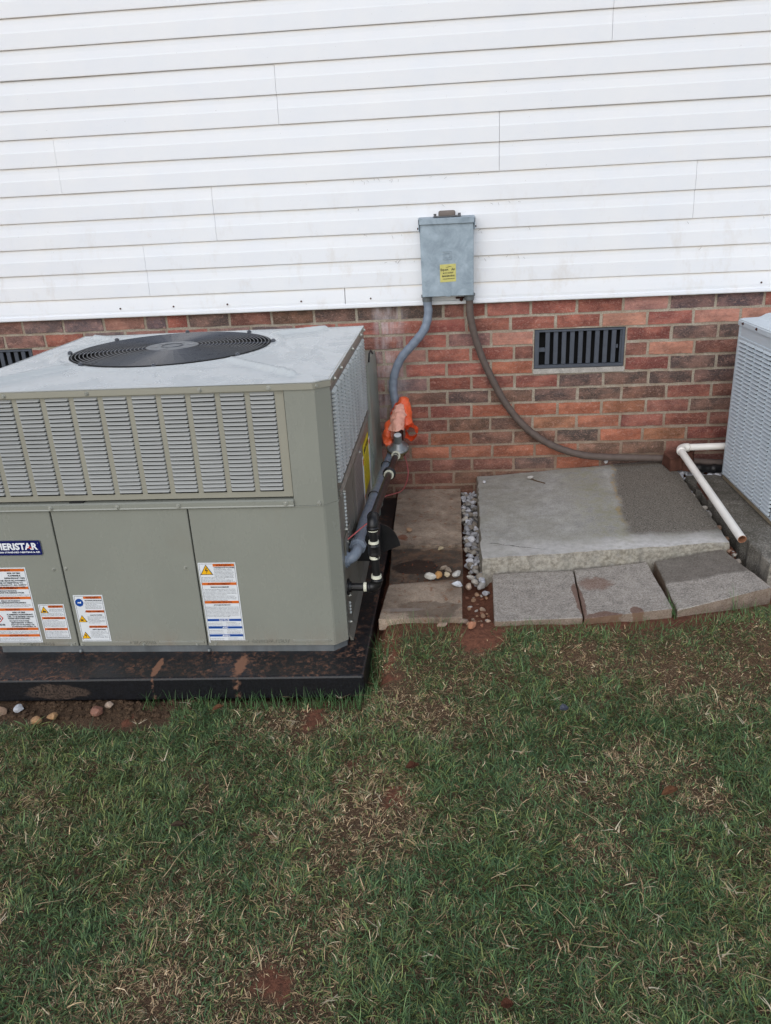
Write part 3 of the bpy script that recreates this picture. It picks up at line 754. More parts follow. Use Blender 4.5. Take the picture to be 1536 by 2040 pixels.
def bed(label, cat, spots, base):
    t = thing('gravel_bed', base, label, cat); t['kind'] = 'structure'
    for (x, y, z, sx, sy, sz, c) in spots:
        inst('stone', random.choice(RK), (x, y, z), t, (random.uniform(-.5, .5), random.uniform(-.5, .5), random.uniform(0, 6.28)), (sx, sy, sz), lin(*[q+jj for jj in [random.uniform(-14, 10)] for q in c]))
    return t
def scatter(x0f, x1f, y0, y1, n, zf, s0, s1, cols, mind=.6):
    out = []; tries = 0
    while len(out) < n and tries < 9000:
        tries += 1; y = random.uniform(y0, y1); x = random.uniform(x0f(y), x1f(y)); s = random.uniform(s0, s1)
        if any((x-o_[0])**2+(y-o_[1])**2 < (mind*(s+o_[3])/2)**2 for o_ in out): continue
        out.append((x, y, zf(x, y), s*random.uniform(.9, 1.35), s*random.uniform(.75, 1.0), s*random.uniform(.55, .8), random.choice(cols)))
    return out
sp = scatter(lambda y: .437+(.012 if y < -.7 else 0), lambda y: .500, -.99, -.01, 95, lambda x, y: -.022+random.uniform(-.006, .010), .024, .046, WH, .60)
sp += scatter(lambda y: .437, lambda y: .500, -.99, -.01, 75, lambda x, y: -.042+random.uniform(-.006, .004), .022, .036, WH, .5)
bed('strip of white marble gravel between the brown pavers and the big slab', 'gravel', sp, (.47, -.5, -.05))
sp = scatter(lambda y: .425, lambda y: .512, -1.33, -1.0, 30, lambda x, y: float(ground_z(x, y))+.001, .012, .030, TN, .8)
sp += [(.505, -1.03, -.045, .045, .03, .026, WH[0]), (.487, -1.0, -.03, .06, .034, .03, WH[3]), (.44, -1.015, -.025, .05, .032, .03, TN[2])]
bed('trough of red clay with tan pebbles between two pavers by the lawn', 'gravel', sp, (.47, -1.15, -.08))
sp = scatter(lambda y: 1.432, lambda y: 1.456, -.95, -.12, 34, lambda x, y: .055+random.uniform(-.01, .02)-.03*(y < -.7), .026, .042, WH+[(150,118,96)], .55)
sp += scatter(lambda y: 1.44, lambda y: 1.80, -.17, -.03, 46, lambda x, y: .088+random.uniform(-.01, .01), .035, .062, WH[:3]+[(214,216,222)], .55)
bed('bright white marble gravel behind and beside the condenser slab', 'gravel', sp, (1.45, -.4, .0))
put('gravel_fill', B(1.434, 2.6, -.158, -.002, -.09, .075), MT['ground'], None, base=(1.9, -.08, -.09), kind='structure', label='dirt packed behind the condenser slab')
put('gravel_fill', B(1.434, 1.452, -.90, -.162, -.09, .045), MT['ground'], None, base=(1.44, -.5, -.09), kind='structure', label='dirt packed in the gap beside the condenser slab')
gz = lambda x, y: float(ground_z(x, y))
LS = [(.397, -1.064, .012, .050, .028, .024, (206,208,212), 'white quartz stone lying on the corner of the nearest brown paver'),
      (.294, -.985, .006, .052, .034, .028, (204,200,190), 'cream stone, leftmost of the stones lined up on the muddy paver'),
      (.327, -.982, .008, .036, .030, .034, (190,142,88), 'amber brown stone between cream stones on the muddy paver'),
      (.360, -.972, .006, .034, .026, .028, (206,190,160), 'small pale yellow stone right of the amber stone'),
      (.395, -.968, .006, .050, .030, .028, (208,204,196), 'cream white stone, rightmost in the row on the muddy paver'),
      (.362, -.925, .002, .060, .026, .022, (176,158,138), 'flat tan stone lying behind the row on the muddy paver'),
      (.345, -.90, .0, .040, .022, .018, (168,150,130), 'grey tan stone farthest back in the pile on the muddy paver'),
      (.335, -.725, .004, .034, .024, .018, (190,172,140), 'small tan pebble near the gravel edge of the muddy paver'),
      (.200, -.540, .010, .036, .026, .016, (176,140,110), 'small tan pebble on the paver with the rust spot'),
      (.544, -.116, .074, .024, .018, .016, (226,226,228), 'small white pebble on the back left corner of the big slab'),
      (1.132, -.022, .128, .030, .022, .026, (228,228,230), 'small white stone against the wall under the brown conduit'),
      (.341, -1.330, gz(.341, -1.33)+.012, .042, .024, .020, (188,158,142), 'pinkish triangular stone in the grass before the nearest brown paver'),
      (.415, -1.300, gz(.415, -1.30)+.012, .036, .024, .024, (150,130,116), 'grey brown stone at the right front corner of the nearest brown paver'),
      (.440, -1.335, gz(.44, -1.335)+.010, .044, .032, .024, (178,122,92), 'orange stone on the clay at the end of the pebble trough'),
      (-1.016, -1.660, gz(-1.016, -1.66)+.014, .044, .038, .034, (198,200,204), 'white rock in the dirt below the black pad'),
      (-.925, -1.722, gz(-.925, -1.722)+.014, .050, .034, .030, (190,146,104), 'tan rock, left one of the touching pair in the grass'),
      (-.883, -1.702, gz(-.883, -1.702)+.018, .058, .034, .030, (184,142,100), 'tan rock, right one of the touching pair in the grass'),
      (-.745, -1.678, gz(-.745, -1.678)+.014, .048, .044, .032, (150,104,86), 'reddish brown rock in the dirt before the black pad'),
      (-.725, -1.640, gz(-.725, -1.64)+.014, .038, .032, .026, (190,166,146), 'pale tan rock beside the reddish one before the black pad'),
      (-1.078, -1.668, gz(-1.078, -1.668)+.012, .060, .046, .030, (166,136,112), 'brown rock at the left edge of the photo below the pad')]
for (x, y, z, sx, sy, sz, c, lb) in LS:
    inst('rock', random.choice(RK), (x, y, z), None, (random.uniform(-.3, .3), random.uniform(-.3, .3), random.uniform(0, 6)), (sx, sy, sz), lin(*c), label=lb, cat='rock')
# clay clods in front of the pad and on the muddy paver
cl = bmesh.new(); rs = random.Random(12)
def clod(x, y, z, s):
    n0 = len(cl.verts); cl.from_mesh(rs.choice(RK)); cl.verts.ensure_lookup_table(); a = rs.uniform(0, 6)
    for v in cl.verts[n0:]:
        q = v.co*s; v.co = Vector((q.x*math.cos(a)-q.y*math.sin(a)+x, q.x*math.sin(a)+q.y*math.cos(a)+y, q.z*.7+z))
for _ in range(260):
    x = rs.uniform(-1.3, -.45); y = rs.uniform(-1.70, -1.60); clod(x, y, gz(x, y)+.002, rs.uniform(.006, .026))
for _ in range(60): x = rs.uniform(.14, .42); clod(x, rs.uniform(-1.02, -.72), -.014, rs.uniform(.003, .010))
for _ in range(50): x = rs.uniform(.104, .128); y = rs.uniform(-1.3, -.1); clod(x, y, -.085, rs.uniform(.008, .02))
for _ in range(90): x = rs.uniform(.50, 1.5); y = -1.325-(-.04*max(0, x-.8)) -rs.uniform(-.01, .06); clod(x, y, gz(x, y)+.001, rs.uniform(.004, .014))
for _ in range(40): x = rs.uniform(-.5, .1); y = rs.uniform(-1.62, -1.58); clod(x, y, -.028, rs.uniform(.003, .008)) if False else None
for f in cl.faces: f.material_index = 0
put('clay_clods', cl, MT['ground'], None, kind='stuff', label='loose red clay clods scattered by the black pad and pavers', cat='soil')

# ------------------------------------------------------------------ black pad
pad = bmesh.new(); box(pad, -1.40, .100, -1.600, -.03, -.114, -.030, .008, 2)
for v in pad.verts:
    if v.co.x > 0: v.co.x += (v.co.y+1.6)*.018-.004
    if v.co.y < -1: v.co.y -= max(0, -v.co.x)*.022
put('equipment_pad', pad, MT['pad'], None, base=(-.6, -.8, -.114), label='black plastic equipment pad smeared with red clay under the big unit', cat='equipment pad')

# ------------------------------------------------------------------ packaged unit
YF = -1.462; XR = .030; XL = -1.165; YB = -.384
ac = thing('packaged_air_conditioner', (-.567, -.92, -.03), 'large khaki grey packaged air conditioner with louvered front and fan grille on top', 'air conditioner')
def slabpoly(z0, z1, x0, x1, y0, y1, ch=.040, chx=None):
    """cabinet outline with the front right corner cut off"""
    return [(x0, y0), (x1-ch, y0), (x1, y0+ch*.9), (x1, y1), (x0, y1)]
b = bmesh.new(); prism(b, [(XL+.02, YF+.03), (XR-.05, YF+.03), (XR-.02, YF+.06), (XR-.02, YB-.02), (XL+.02, YB-.02)], 'z', -.028, .846)
put('cabinet_core', b, MT['coil'], ac)
b = bmesh.new(); prism(b, slabpoly(0, 0, XL+.006, XR-.006, YF+.006, YB), 'z', -.030, -.004); put('base_rail', b, MT['rail'], ac)
# back and left closing panels
put('back_panel', B(XL, XR-.004, YB-.018, YB, -.003, .846), MT['paint'], ac)
lp = put('left_panel', B(XL, XL+.018, YF+.02, YB-.019, -.003, .846), MT['paint'], ac)
# corner post, upper right
b = bmesh.new(); prism(b, [(-.100, YF), (-.010, YF), (XR, YF+.036), (XR, YF+.055), (-.018, YF+.055), (-.10, YF+.012)], 'z', .4905, .8485)
put('corner_post', b, MT['paint'], ac)
b = bmesh.new(); prism(b, [(XL, YF), (XL+.062, YF), (XL+.062, YF+.03), (XL, YF+.03)], 'z', .513, .8485); put('corner_post', b, MT['paint'], ac)
# louver panel
lx0, lx1, lz0, lz1 = XL+.063, -.1025, .518, .8475
YP = YF+.006
ncol, pitch, wcol, nrow = 11, .0885, .0735, 24
cx = [-.129-pitch*i for i in range(ncol)]         # right end of every column
rz = .8435; rp = .01275
b = bmesh.new(); t_ = .002
box(b, lx0, lx1, YP, YP+t_, lz0, rz-rp*nrow-.002); box(b, lx0, lx1, YP, YP+t_, rz, lz1)
edges = [lx1]+sum([[cx[i], cx[i]-wcol] for i in range(ncol)], [])+[lx0]
for i in range(0, len(edges), 2): box(b, edges[i+1], edges[i], YP, YP+t_, rz-rp*nrow-.002, rz)
lpn = put('louver_panel', b, MT['paint_strip'], ac)
put('panel_edge', B(lx0, lx1, YP+.002, YP+.02, lz0, lz0+.002), MT['paint_strip'], ac)
def louver_mesh(name, w_, h_, out_, mat):
    """pressed hood: hinged at the top, standing proud at the bottom, closed ends"""
    bm = bmesh.new(); e = h_*.55
    A = [bm.verts.new(p) for p in ((-w_/2, 0, 0), (w_/2, 0, 0), (w_/2-e*.45, -out_*.72, -h_*.50), (-w_/2+e*.45, -out_*.72, -h_*.50),
                                   (w_/2-e*.75, -out_, -h_*.86), (-w_/2+e*.75, -out_, -h_*.86), (w_/2, 0, -h_*.99), (-w_/2, 0, -h_*.99),
                                   (w_/2-e*.75, -out_*.86, -h_*.92), (-w_/2+e*.75, -out_*.86, -h_*.92))]
    for f in ((0,1,2,3), (3,2,4,5), (1,6,2), (2,6,4), (0,3,7), (3,5,7), (5,4,8,9)): bm.faces.new([A[i] for i in f])
    me = bpy.data.meshes.new(name); bm.to_mesh(me); bm.free(); me.materials.append(mat); return me
LM = louver_mesh('louver', wcol, rp*.74, .0064, MT['hood'])
for i in range(ncol):
    for j in range(nrow):
        inst('louver', LM, (cx[i]-wcol/2, YP-.0003, rz-j*rp), lpn, (random.gauss(0, .035), random.gauss(0, .004), 0))
# screws
def screw(x, y, z, n=(0, -1, 0), parent=ac, r=.0055, mat='screw'):
    q = bmesh.new(); a = Vector((x, y, z)); n = Vector(n)
    cyl(q, a-n*.001, a+n*.0018, r*1.45, r*1.3, n=10); cyl(q, a+n*.0015, a+n*.006, r*.9, r*.75, n=6)
    return put('screw', q, MT[mat], parent)
for x in (-1.10, -.94, -.685, -.345, -.142): screw(x, YF-.005, .857)
screw(-.005, YF+.004, .857, (.6, -.75, 0))
# ledge rail below the louvers
b = bmesh.new(); prism(b, [(YF+.02, .512), (YF-.003, .512), (YF-.008, .508), (YF-.008, .495), (YF-.010, .4915), (YF-.008, .489), (YF+.004, .4895), (YF+.02, .491)], 'x', XL, -.1005)
put('ledge_rail', b, MT['paint'], ac)
b = bmesh.new(); prism(b, [(-.1000, YF-.003), (-.011, YF-.003), (XR+.002, YF+.036), (XR+.002, YF+.06), (XR-.01, YF+.06), (-.1000, YF+.001)], 'z', .4868, .4900)
put('corner_lip', b, MT['paint'], ac)
for x in (-1.07, -.87, -.655, -.46, -.125): screw(x, YF-.0095, .501 if x > -.2 else .500)
screw(-.022, YF-.0005, .497, (.3, -.9, 0))
put('debris_in_gap', B(-.81, -.765, YF-.002, YF+.01, .5122, .5165), MT['black'], ac)
# service panels
SP = [(XL, -.8835), (-.8785, -.4395), (-.4345, XR)]
pans = []
for i, (a, c) in enumerate(SP):
    b = bmesh.new()
    if i < 2: box(b, a, c, YF, YF+.02, -.0035, .4885, .0018)
    else: prism(b, [(a, YF), (XR-.042, YF), (XR-.036, YF+.003), (XR, YF+.034), (XR, YF+.06), (XR-.02, YF+.06), (XR-.045, YF+.02), (a, YF+.02)], 'z', -.0035, .4885)
    pn = put('service_panel', b, MT['paint'], ac, label=['compressor service panel with a navy badge', 'blower service panel with one white label low on its left', 'control and heat service panel wrapping the corner'][i]); pans.append(pn)
U, V_, NF = (1, 0, 0), (0, 0, 1), (0, -1, 0)
def emboss(parent, txt, x0, x1, z, bars):
    q = bmesh.new()
    text_bm(q, txt, .016, (x0, YF-.0006, z-.0055), U, V_, NF, width=x1-x0, depth=.0024, bold=.0003)
    put('embossed_word', q, MT['paint'], parent)
    q = bmesh.new()
    for a, c in bars:
        prism(q, [(YF+.001, z-.0055), (YF-.0028, z-.003), (YF-.0028, z+.003), (YF+.001, z+.0055)], 'x', a, c)
    put('embossed_bar', q, MT['paint'], parent)
emboss(pans[0], 'COMPRESSOR', -1.078, -.965, .006, [(-1.145, -1.085), (-.957, -.892)])
emboss(pans[1], 'BLOWER', -.690, -.612, .010, [(-.868, -.700), (-.602, -.448)])
emboss(pans[2], 'CONTROL / HEAT', -.288, -.160, .013, [(-.425, -.298), (-.150, -.030)])
q = bmesh.new(); tube(q, [(-.024, YF-.0, .014), (-.002, YF+.020, .020)], .004, 6); put('embossed_bar', q, MT['paint'], pans[2])
for (x, z) in ((-.910, .285), (-.897+.01, .287), (-.473, .285), (-.905, -.0005+.004), (-.868, .002), (-.655, .002), (-.472, .002), (-.41, .004)):
    screw(x if not -.9 < x < -.88 else -.869, YF, max(z, .004), r=.0042)
for x in (-.881, -.437):
    q = bmesh.new(); lathe(q, (x, YF+.006, -.024), (0, -1, .4), [(0, .007), (.005, .007), (.008, .004)], 10); put('base_clip', q, MT['rail'], ac)

# ---- printed labels
def lines(bm, o, u, v, n, x0, x1, ztop, zbot, step, size, seed, words):
    rs = random.Random(seed); z = ztop-step
    while z > zbot:
        t = ' '.join(rs.sample(words, min(len(words), 8)))
        wd = (x1-x0)*rs.choice([1, 1, .97, .93, .98, .7])
        text_bm(bm, t[:max(8, int(wd/size*1.75))], size, Vector(o)+Vector(u)*x0+Vector(v)*z+Vector(n)*.0012, u, v, n, width=wd)
        z -= step
EN = 'disconnect all electric power including remote disconnects before servicing follow proper lockout procedures risk fire injury'.split()
FR = 'coupez toute alimentation y compris les sectionneurs distance avant entretien suivez les procedures de verrouillage'.split()
ES = 'desconecte toda energia electrica incluso los desconectadores remotos antes de dar servicio siga procedimientos'.split()
def header(parent, o, u, v, n, a0, a1, b0, b1, txt, mat='lorange', ink='inkred'):
    q = bmesh.new(); rect_on(q, o, u, v, n, a0, a1, b0, b1, 0, .0008); put('header_band', q, MT[mat], parent)
    q = bmesh.new(); h = (b1-b0)
    text_bm(q, txt, h*1.15, Vector(o)+Vector(u)*((a0+a1)/2)+Vector(v)*(b0+h*.12)+Vector(n)*.0013, u, v, n, align='CENTER', bold=.0002)
    put('lettering', q, MT[ink], parent)
def tri(parent, o, u, v, n, cx_, cz, s, sym='bolt'):
    q = bmesh.new(); poly_on(q, o, u, v, n, [(cx_-s*.58, cz), (cx_+s*.58, cz), (cx_, cz+s)], 0, .0008); put('warning_border', q, MT['ink'], parent)
    q = bmesh.new(); k = .82; poly_on(q, o, u, v, n, [(cx_-s*.58*k, cz+s*.06), (cx_+s*.58*k, cz+s*.06), (cx_, cz+s*.91)], 0, .0012); put('warning_triangle', q, MT['lyellow'], parent)
    q = bmesh.new()
    if sym == 'bolt': pts = [(.02, .72), (-.13, .40), (.03, .42), (-.02, .12), (.16, .50), (.0, .48), (.08, .72)]
    elif sym == 'fan': pts = [(-.2, .45), (0, .38), (.2, .5), (.05, .28), (.2, .12), (-.02, .22), (-.22, .2)]
    else: pts = [(-.25, .14), (-.05, .5), (.02, .3), (.2, .36), (.25, .14)]
    poly_on(q, o, u, v, n, [(cx_+a*s, cz+b_*s) for a, b_ in pts], 0, .0016); put('warning_symbol', q, MT['ink'], parent)
def label_base(x0, x1, z0, z1, parent, lab):
    q = bmesh.new(); box(q, x0, x1, YF-.0012, YF+.001, z0, z1); pl = put('warning_label', q, MT['white'], parent, label=lab)
    q = bmesh.new(); t = .0008; m_ = .0035
    for r_ in ((x0+m_, x1-m_, z0+m_, z0+m_+t), (x0+m_, x1-m_, z1-m_-t, z1-m_), (x0+m_, x0+m_+t, z0+m_, z1-m_), (x1-m_-t, x1-m_, z0+m_, z1-m_)):
        box(q, r_[0], r_[1], YF-.0016, YF-.0005, r_[2], r_[3])
    put('printed_border', q, MT['ink'], parent); return pl
OF = lambda x, z: (x, YF-.0012, z)
# sub-parts may not go a fourth level down, so printing hangs on the panel beside its label
def txt_part(parent, fn, mat='ink'):
    q = bmesh.new(); fn(q); put('lettering', q, MT[mat], parent)
# control label
x0, x1, z0, z1 = -.430, -.308, .009, .301; p = pans[2]
label_base(x0, x1, z0, z1, p, 'tall white warning label with orange and blue bands'); o = OF(x0, z0); W = x1-x0; H = z1-z0
header(p, o, U, V_, NF, .048, W-.005, H-.013, H-.004, '\u26a0 WARNING'.replace('\u26a0 ', ''))
tri(p, o, U, V_, NF, .025, H-.042, .036)
def f_(q):
    text_bm(q, 'HAZARDOUS VOLTAGE!', .006, Vector(o)+Vector((.084, -.0012, H-.019)), U, V_, NF, align='CENTER', bold=.0002)
    lines(q, o, U, V_, NF, .050, W-.008, H-.020, H-.050, .0048, .0042, 1, EN); lines(q, o, U, V_, NF, .006, W-.008, H-.048, H-.068, .0048, .0042, 2, EN)
    text_bm(q, 'TENSION DANGEREUSE!', .0055, Vector(o)+Vector((W/2, -.0012, H-.088)), U, V_, NF, align='CENTER', bold=.0002)
    lines(q, o, U, V_, NF, .006, W-.008, H-.090, H-.136, .0050, .0042, 3, FR)
    text_bm(q, '\u00a1VOLTAJE PELIGROSO!', .0055, Vector(o)+Vector((W/2, -.0012, H-.153)), U, V_, NF, align='CENTER', bold=.0002)
    lines(q, o, U, V_, NF, .006, W-.008, H-.155, H-.198, .0050, .0042, 4, ES)
    for zz in (H-.216, H-.243, H-.274):
        lines(q, o, U, V_, NF, .006, W*.46, zz+.002, zz-.016, .0055, .0036, 5, EN); lines(q, o, U, V_, NF, W*.54, W-.008, zz+.004, zz-.016, .0050, .0036, 6, EN)
txt_part(p, f_)
header(p, o, U, V_, NF, .005, W-.005, H-.079, H-.070, 'AVERTISSEMENT'); header(p, o, U, V_, NF, .005, W-.005, H-.1455, H-.1365, 'ADVERTENCIA')
header(p, o, U, V_, NF, .005, W-.005, H-.211, H-.203, 'NOTICE', 'lblue', 'badgew'); header(p, o, U, V_, NF, .005, W-.005, H-.239, H-.231, 'AVIS', 'lblue', 'badgew')
header(p, o, U, V_, NF, .005, W-.005, H-.269, H-.261, 'AVISO', 'lblue', 'badgew')
# blower label
x0, x1, z0, z1 = -.865, -.765, .016, .190; p = pans[1]
label_base(x0, x1, z0, z1, p, 'white label with a blue disc and two yellow triangles down its left side'); o = OF(x0, z0); W = x1-x0; H = z1-z0
header(p, o, U, V_, NF, .034, W-.005, H-.013, H-.005, 'WARNING'); header(p, o, U, V_, NF, .034, W-.005, H-.064, H-.056, 'AVERTISSEMENT'); header(p, o, U, V_, NF, .034, W-.005, H-.122, H-.114, 'ADVERTENCIA')
q = bmesh.new(); poly_on(q, o, U, V_, NF, [(.0175+.0135*math.cos(a*.314), H-.027+.0145*math.sin(a*.314)) for a in range(20)], 0, .0009); put('blue_disc', q, MT['lblue'], p)
q = bmesh.new(); poly_on(q, o, U, V_, NF, [(.011, H-.029), (.014, H-.024), (.018, H-.026), (.024, H-.022), (.0235, H-.030), (.018, H-.029)], 0, .0014); put('disc_pictogram', q, MT['badgew'], p)
tri(p, o, U, V_, NF, .0165, H-.100, .026, 'fan'); tri(p, o, U, V_, NF, .0165, H-.163, .026)
def f_(q):
    for k, (t, wds) in enumerate((('ROTATING FAN BLADES', EN), ('PALES ROTATIVES', FR), ('ASPAS GIRATORIAS', ES))):
        zt = H-.018-k*.0545
        text_bm(q, t, .0052, Vector(o)+Vector((.066, -.0012, zt-.003)), U, V_, NF, align='CENTER', bold=.0002)
        lines(q, o, U, V_, NF, .035, W-.007, zt-.004, zt-.036, .0046, .0038, 10+k, wds)
txt_part(p, f_)
# compressor small label
x0, x1, z0, z1 = -.991, -.903, .026, .157; p = pans[0]
label_base(x0, x1, z0, z1, p, 'small white warning label with one yellow triangle'); o = OF(x0, z0); W = x1-x0; H = z1-z0
header(p, o, U, V_, NF, .033, W-.005, H-.012, H-.004, 'WARNING'); header(p, o, U, V_, NF, .004, W-.005, H-.055, H-.047, 'AVERTISSEMENT'); header(p, o, U, V_, NF, .004, W-.005, H-.097, H-.089, 'ADVERTENCIA')
tri(p, o, U, V_, NF, .017, H-.031, .024, 'hot')
def f_(q):
    lines(q, o, U, V_, NF, .034, W-.007, H-.014, H-.030, .0045, .0038, 20, EN); lines(q, o, U, V_, NF, .006, W-.007, H-.029, H-.044, .0045, .0038, 21, EN)
    lines(q, o, U, V_, NF, .006, W-.007, H-.057, H-.086, .0045, .0038, 22, FR); lines(q, o, U, V_, NF, .006, W-.007, H-.099, H-.127, .0045, .0038, 23, ES)
txt_part(p, f_)
# compressor large label
x0, x1, z0, z1 = -1.158, -1.005, .013, .293
label_base(x0, x1, z0, z1, p, 'large white flammable refrigerant label with five orange bands'); o = OF(x0, z0); W = x1-x0; H = z1-z0
for zz, t in ((H-.013, 'WARNING'), (H-.078, 'AVERTISSEMENT'), (H-.115, 'ADVERTENCIA'), (H-.158, 'WARNING'), (H-.232, 'AVERTISSEMENT'), (H-.257, 'ADVERTENCIA')):
    header(p, o, U, V_, NF, .004, W-.005, zz, zz+.009, t)
def f_(q):
    T = lambda t, x, z, s=.0078, al='CENTER', wd=None: text_bm(q, t, s, Vector(o)+Vector((x, -.0012, z)), U, V_, NF, align=al, bold=.0002, width=wd)
    T('RISK OF FIRE', W*.72, H-.022); T('FLAMMABLE', W*.72, H-.031); T('REFRIGERANT USED', W*.72, H-.040)
    T('CONSULT REPAIR MANUAL/OWNER\'S', .006, H-.049, .0075, 'LEFT', W-.014); T('GUIDE BEFORE ATTEMPTING TO', .006, H-.057, .0075, 'LEFT', W-.024)
    T('INSTALL THIS PRODUCT. ALL SAFETY', .006, H-.065, .0075, 'LEFT', W-.014); T('PRECAUTIONS MUST BE FOLLOWED.', .006, H-.073, .0075, 'LEFT', W-.016)
    T('RISQUE D\'INCENDIE', W*.5, H-.086, .0065); T('REFRIGERANT INFLAMMABLE UTILISE.', W*.5, H-.093, .0065)
    lines(q, o, U, V_, NF, .006, W-.008, H-.095, H-.105, .0040, .0034, 30, FR)
    T('RIESGO DE INCENDIO', W*.5, H-.123, .0065); T('SE USA REFRIGERANTE INFLAMABLE.', W*.5, H-.130, .0065)
    lines(q, o, U, V_, NF, .006, W-.008, H-.131, H-.144, .0040, .0034, 31, ES)
    T('RISK OF FIRE', W*.62, H-.167); T('FLAMMABLE REFRIGERANT', .052, H-.175, .0075, 'LEFT'); T('USED. TO BE REPAIRED ONLY BY', .052, H-.183, .0072, 'LEFT', W-.062)
    T('TRAINED SERVICE PERSONNEL.', .052, H-.190, .0072, 'LEFT', W-.075); T('DO NOT PUNCTURE', .056, H-.199, .0072, 'LEFT'); T('REFRIGERANT TUBING.', .060, H-.206, .0072, 'LEFT')
    T('DISPOSE OF PROPERLY IN', .058, H-.2135, .0070, 'LEFT'); T('ACCORDANCE WITH FEDERAL OR', .058, H-.2205, .0066, 'LEFT', W-.068)
    T('R-454B', .022, H-.214, .0100, 'CENTER')
    lines(q, o, U, V_, NF, .006, W-.008, H-.234, H-.247, .0038, .0034, 32, FR); lines(q, o, U, V_, NF, .006, W-.008, H-.259, H-.274, .0042, .0034, 33, ES)
txt_part(p, f_)
q = bmesh.new(); poly_on(q, o, U, V_, NF, [(.022, H-.202), (.036, H-.186), (.022, H-.168), (.008, H-.186)], 0, .0009); put('hazard_diamond', q, MT['badger'], p)
q = bmesh.new(); poly_on(q, o, U, V_, NF, [(.022, H-.198), (.032, H-.186), (.022, H-.172), (.012, H-.186)], 0, .0013); put('hazard_diamond', q, MT['badgew'], p)
q = bmesh.new(); poly_on(q, o, U, V_, NF, [(.018, H-.191), (.026, H-.191), (.027, H-.184), (.022, H-.177), (.018, H-.185)], 0, .0017); put('flame_symbol', q, MT['ink'], p)
# badge
def rr(x0, x1, z0, z1, r, n=5):
    out = []
    for cx_, cz, a0 in ((x1-r, z1-r, 0), (x0+r, z1-r, 90), (x0+r, z0+r, 180), (x1-r, z0+r, 270)):
        for i in range(n+1): a = R(a0+90*i/n); out.append((cx_+r*math.cos(a), cz+r*math.sin(a)))
    return out
bx0, bx1, bz0, bz1 = -1.117, -.932, .337, .390
q = bmesh.new(); poly_on(q, (0, YF, 0), U, V_, NF, rr(bx0, bx1, bz0, bz1, .007), 0, .0030); put('badge_edge', q, MT['rail'], p)
q = bmesh.new(); poly_on(q, (0, YF, 0), U, V_, NF, rr(bx0+.0015, bx1-.0015, bz0+.0015, bz1-.0015, .006), .001, .0036); put('badge', q, MT['navy'], p, label='navy blue maker badge with white lettering')
q = bmesh.new()
text_bm(q, 'AMERISTAR', .0315, (bx0+.008, YF-.0042, .3585), U, V_, NF, width=(bx1-bx0)-.020, bold=.0012, res=3)
text_bm(q, 'AMERICAN STANDARD HEATING & AIR', .0075, (bx0+.010, YF-.0042, .3465), U, V_, NF, width=(bx1-bx0)-.017, bold=.0003)
text_bm(q, '\u00ae', .005, (bx1-.011, YF-.0042, .3785), U, V_, NF)
put('badge_lettering', q, MT['badgew'], p)
q = bmesh.new(); sx, sz = bx0+.0078+(bx1-bx0-.02)*.842, .3660
poly_on(q, (0, YF, 0), U, V_, NF, [(sx-.009, sz-.0035), (sx-.003, sz-.0005), (sx, sz+.006), (sx+.003, sz-.0005), (sx+.009, sz-.0035)], .004, .0050); put('badge_star', q, MT['badger'], p)

# ---- right side of the unit
SX = XR
b = bmesh.new(); sy0, sy1 = -1.405, -.445; sz0, sz1 = .535, .828
box(b, SX-.002, SX, YF+.060, sy0, .513, .8485); box(b, SX-.002, SX, sy1, YB, .513, .8485)
box(b, SX-.002, SX, sy0, sy1, .513, sz0); box(b, SX-.002, SX, sy0, sy1, sz1, .8485)
sc_, sp_ = 11, (sy1-sy0)/11
for i in range(sc_+1):
    y = sy0+sp_*i
    if 0 < i < sc_: box(b, SX-.002, SX, y-.003, y+.003, sz0, sz1)
sf = put('side_louver_panel', b, MT['side'], ac)
SLM = louver_mesh('side_louver', sp_-.012, .0088, .0095, MT['sidehood'])
lb = bmesh.new(); rotm = Matrix.Rotation(R(90), 4, 'Z')
for i in range(sc_):
    for j in range(24):
        n0 = len(lb.verts); lb.from_mesh(SLM); lb.verts.ensure_lookup_table()
        for v in lb.verts[n0:]: v.co = rotm @ v.co + Vector((SX+.0003, sy0+sp_*(i+.5), sz1-.001-j*.0122))
put('side_louvers', lb, MT['sidehood'], sf, kind='stuff', keepn=True)
b = bmesh.new(); prism(b, [(SX-.01, .512), (SX+.003, .512), (SX+.008, .507), (SX+.003, .503), (SX+.003, .499), (SX+.008, .495), (SX+.003, .4905), (SX-.01, .4905)], 'y', YF+.066, YB+.004)
put('side_rail', b, MT['side'], ac)
b = bmesh.new(); box(b, SX-.004, SX-.001, YF+.061, -1.06, -.003, .4895); box(b, SX-.004, SX, -1.058, -.72, -.003, .4895); box(b, SX-.004, SX-.001, -.718, YB, -.003, .4895)
spn = put('side_panel', b, MT['side'], ac)
for (y, z) in ((-1.36, .856), (-1.20, .856), (-.86, .856), (-.55, .856), (-.42, .856)): screw(SX+.006, y, z, (1, 0, 0))
for (y, z) in ((-1.38, .497), (-.95, .497), (-.42, .497), (-1.29, .47), (-.80, .45), (-1.30, .34), (-1.31, .30), (-1.33, .11), (-1.35, .02)): screw(SX, y, z, (1, 0, 0), r=.004)
b = bmesh.new()
for j in range(15): lathe(b, (SX-.003, -1.285+.002*(j % 2), .46-j*.0125), (1, 0, -.3), [(0, .0062), (.006, .0058), (.008, .003)], 8)
for j in range(9): lathe(b, (SX-.003, -1.33, .085-j*.0125+.06), (1, 0, -.3), [(0, .0056), (.005, .005), (.007, .002)], 8) if j not in (3, 4) else None
put('vent_dimples', b, MT['sidehood'], spn, kind='stuff')
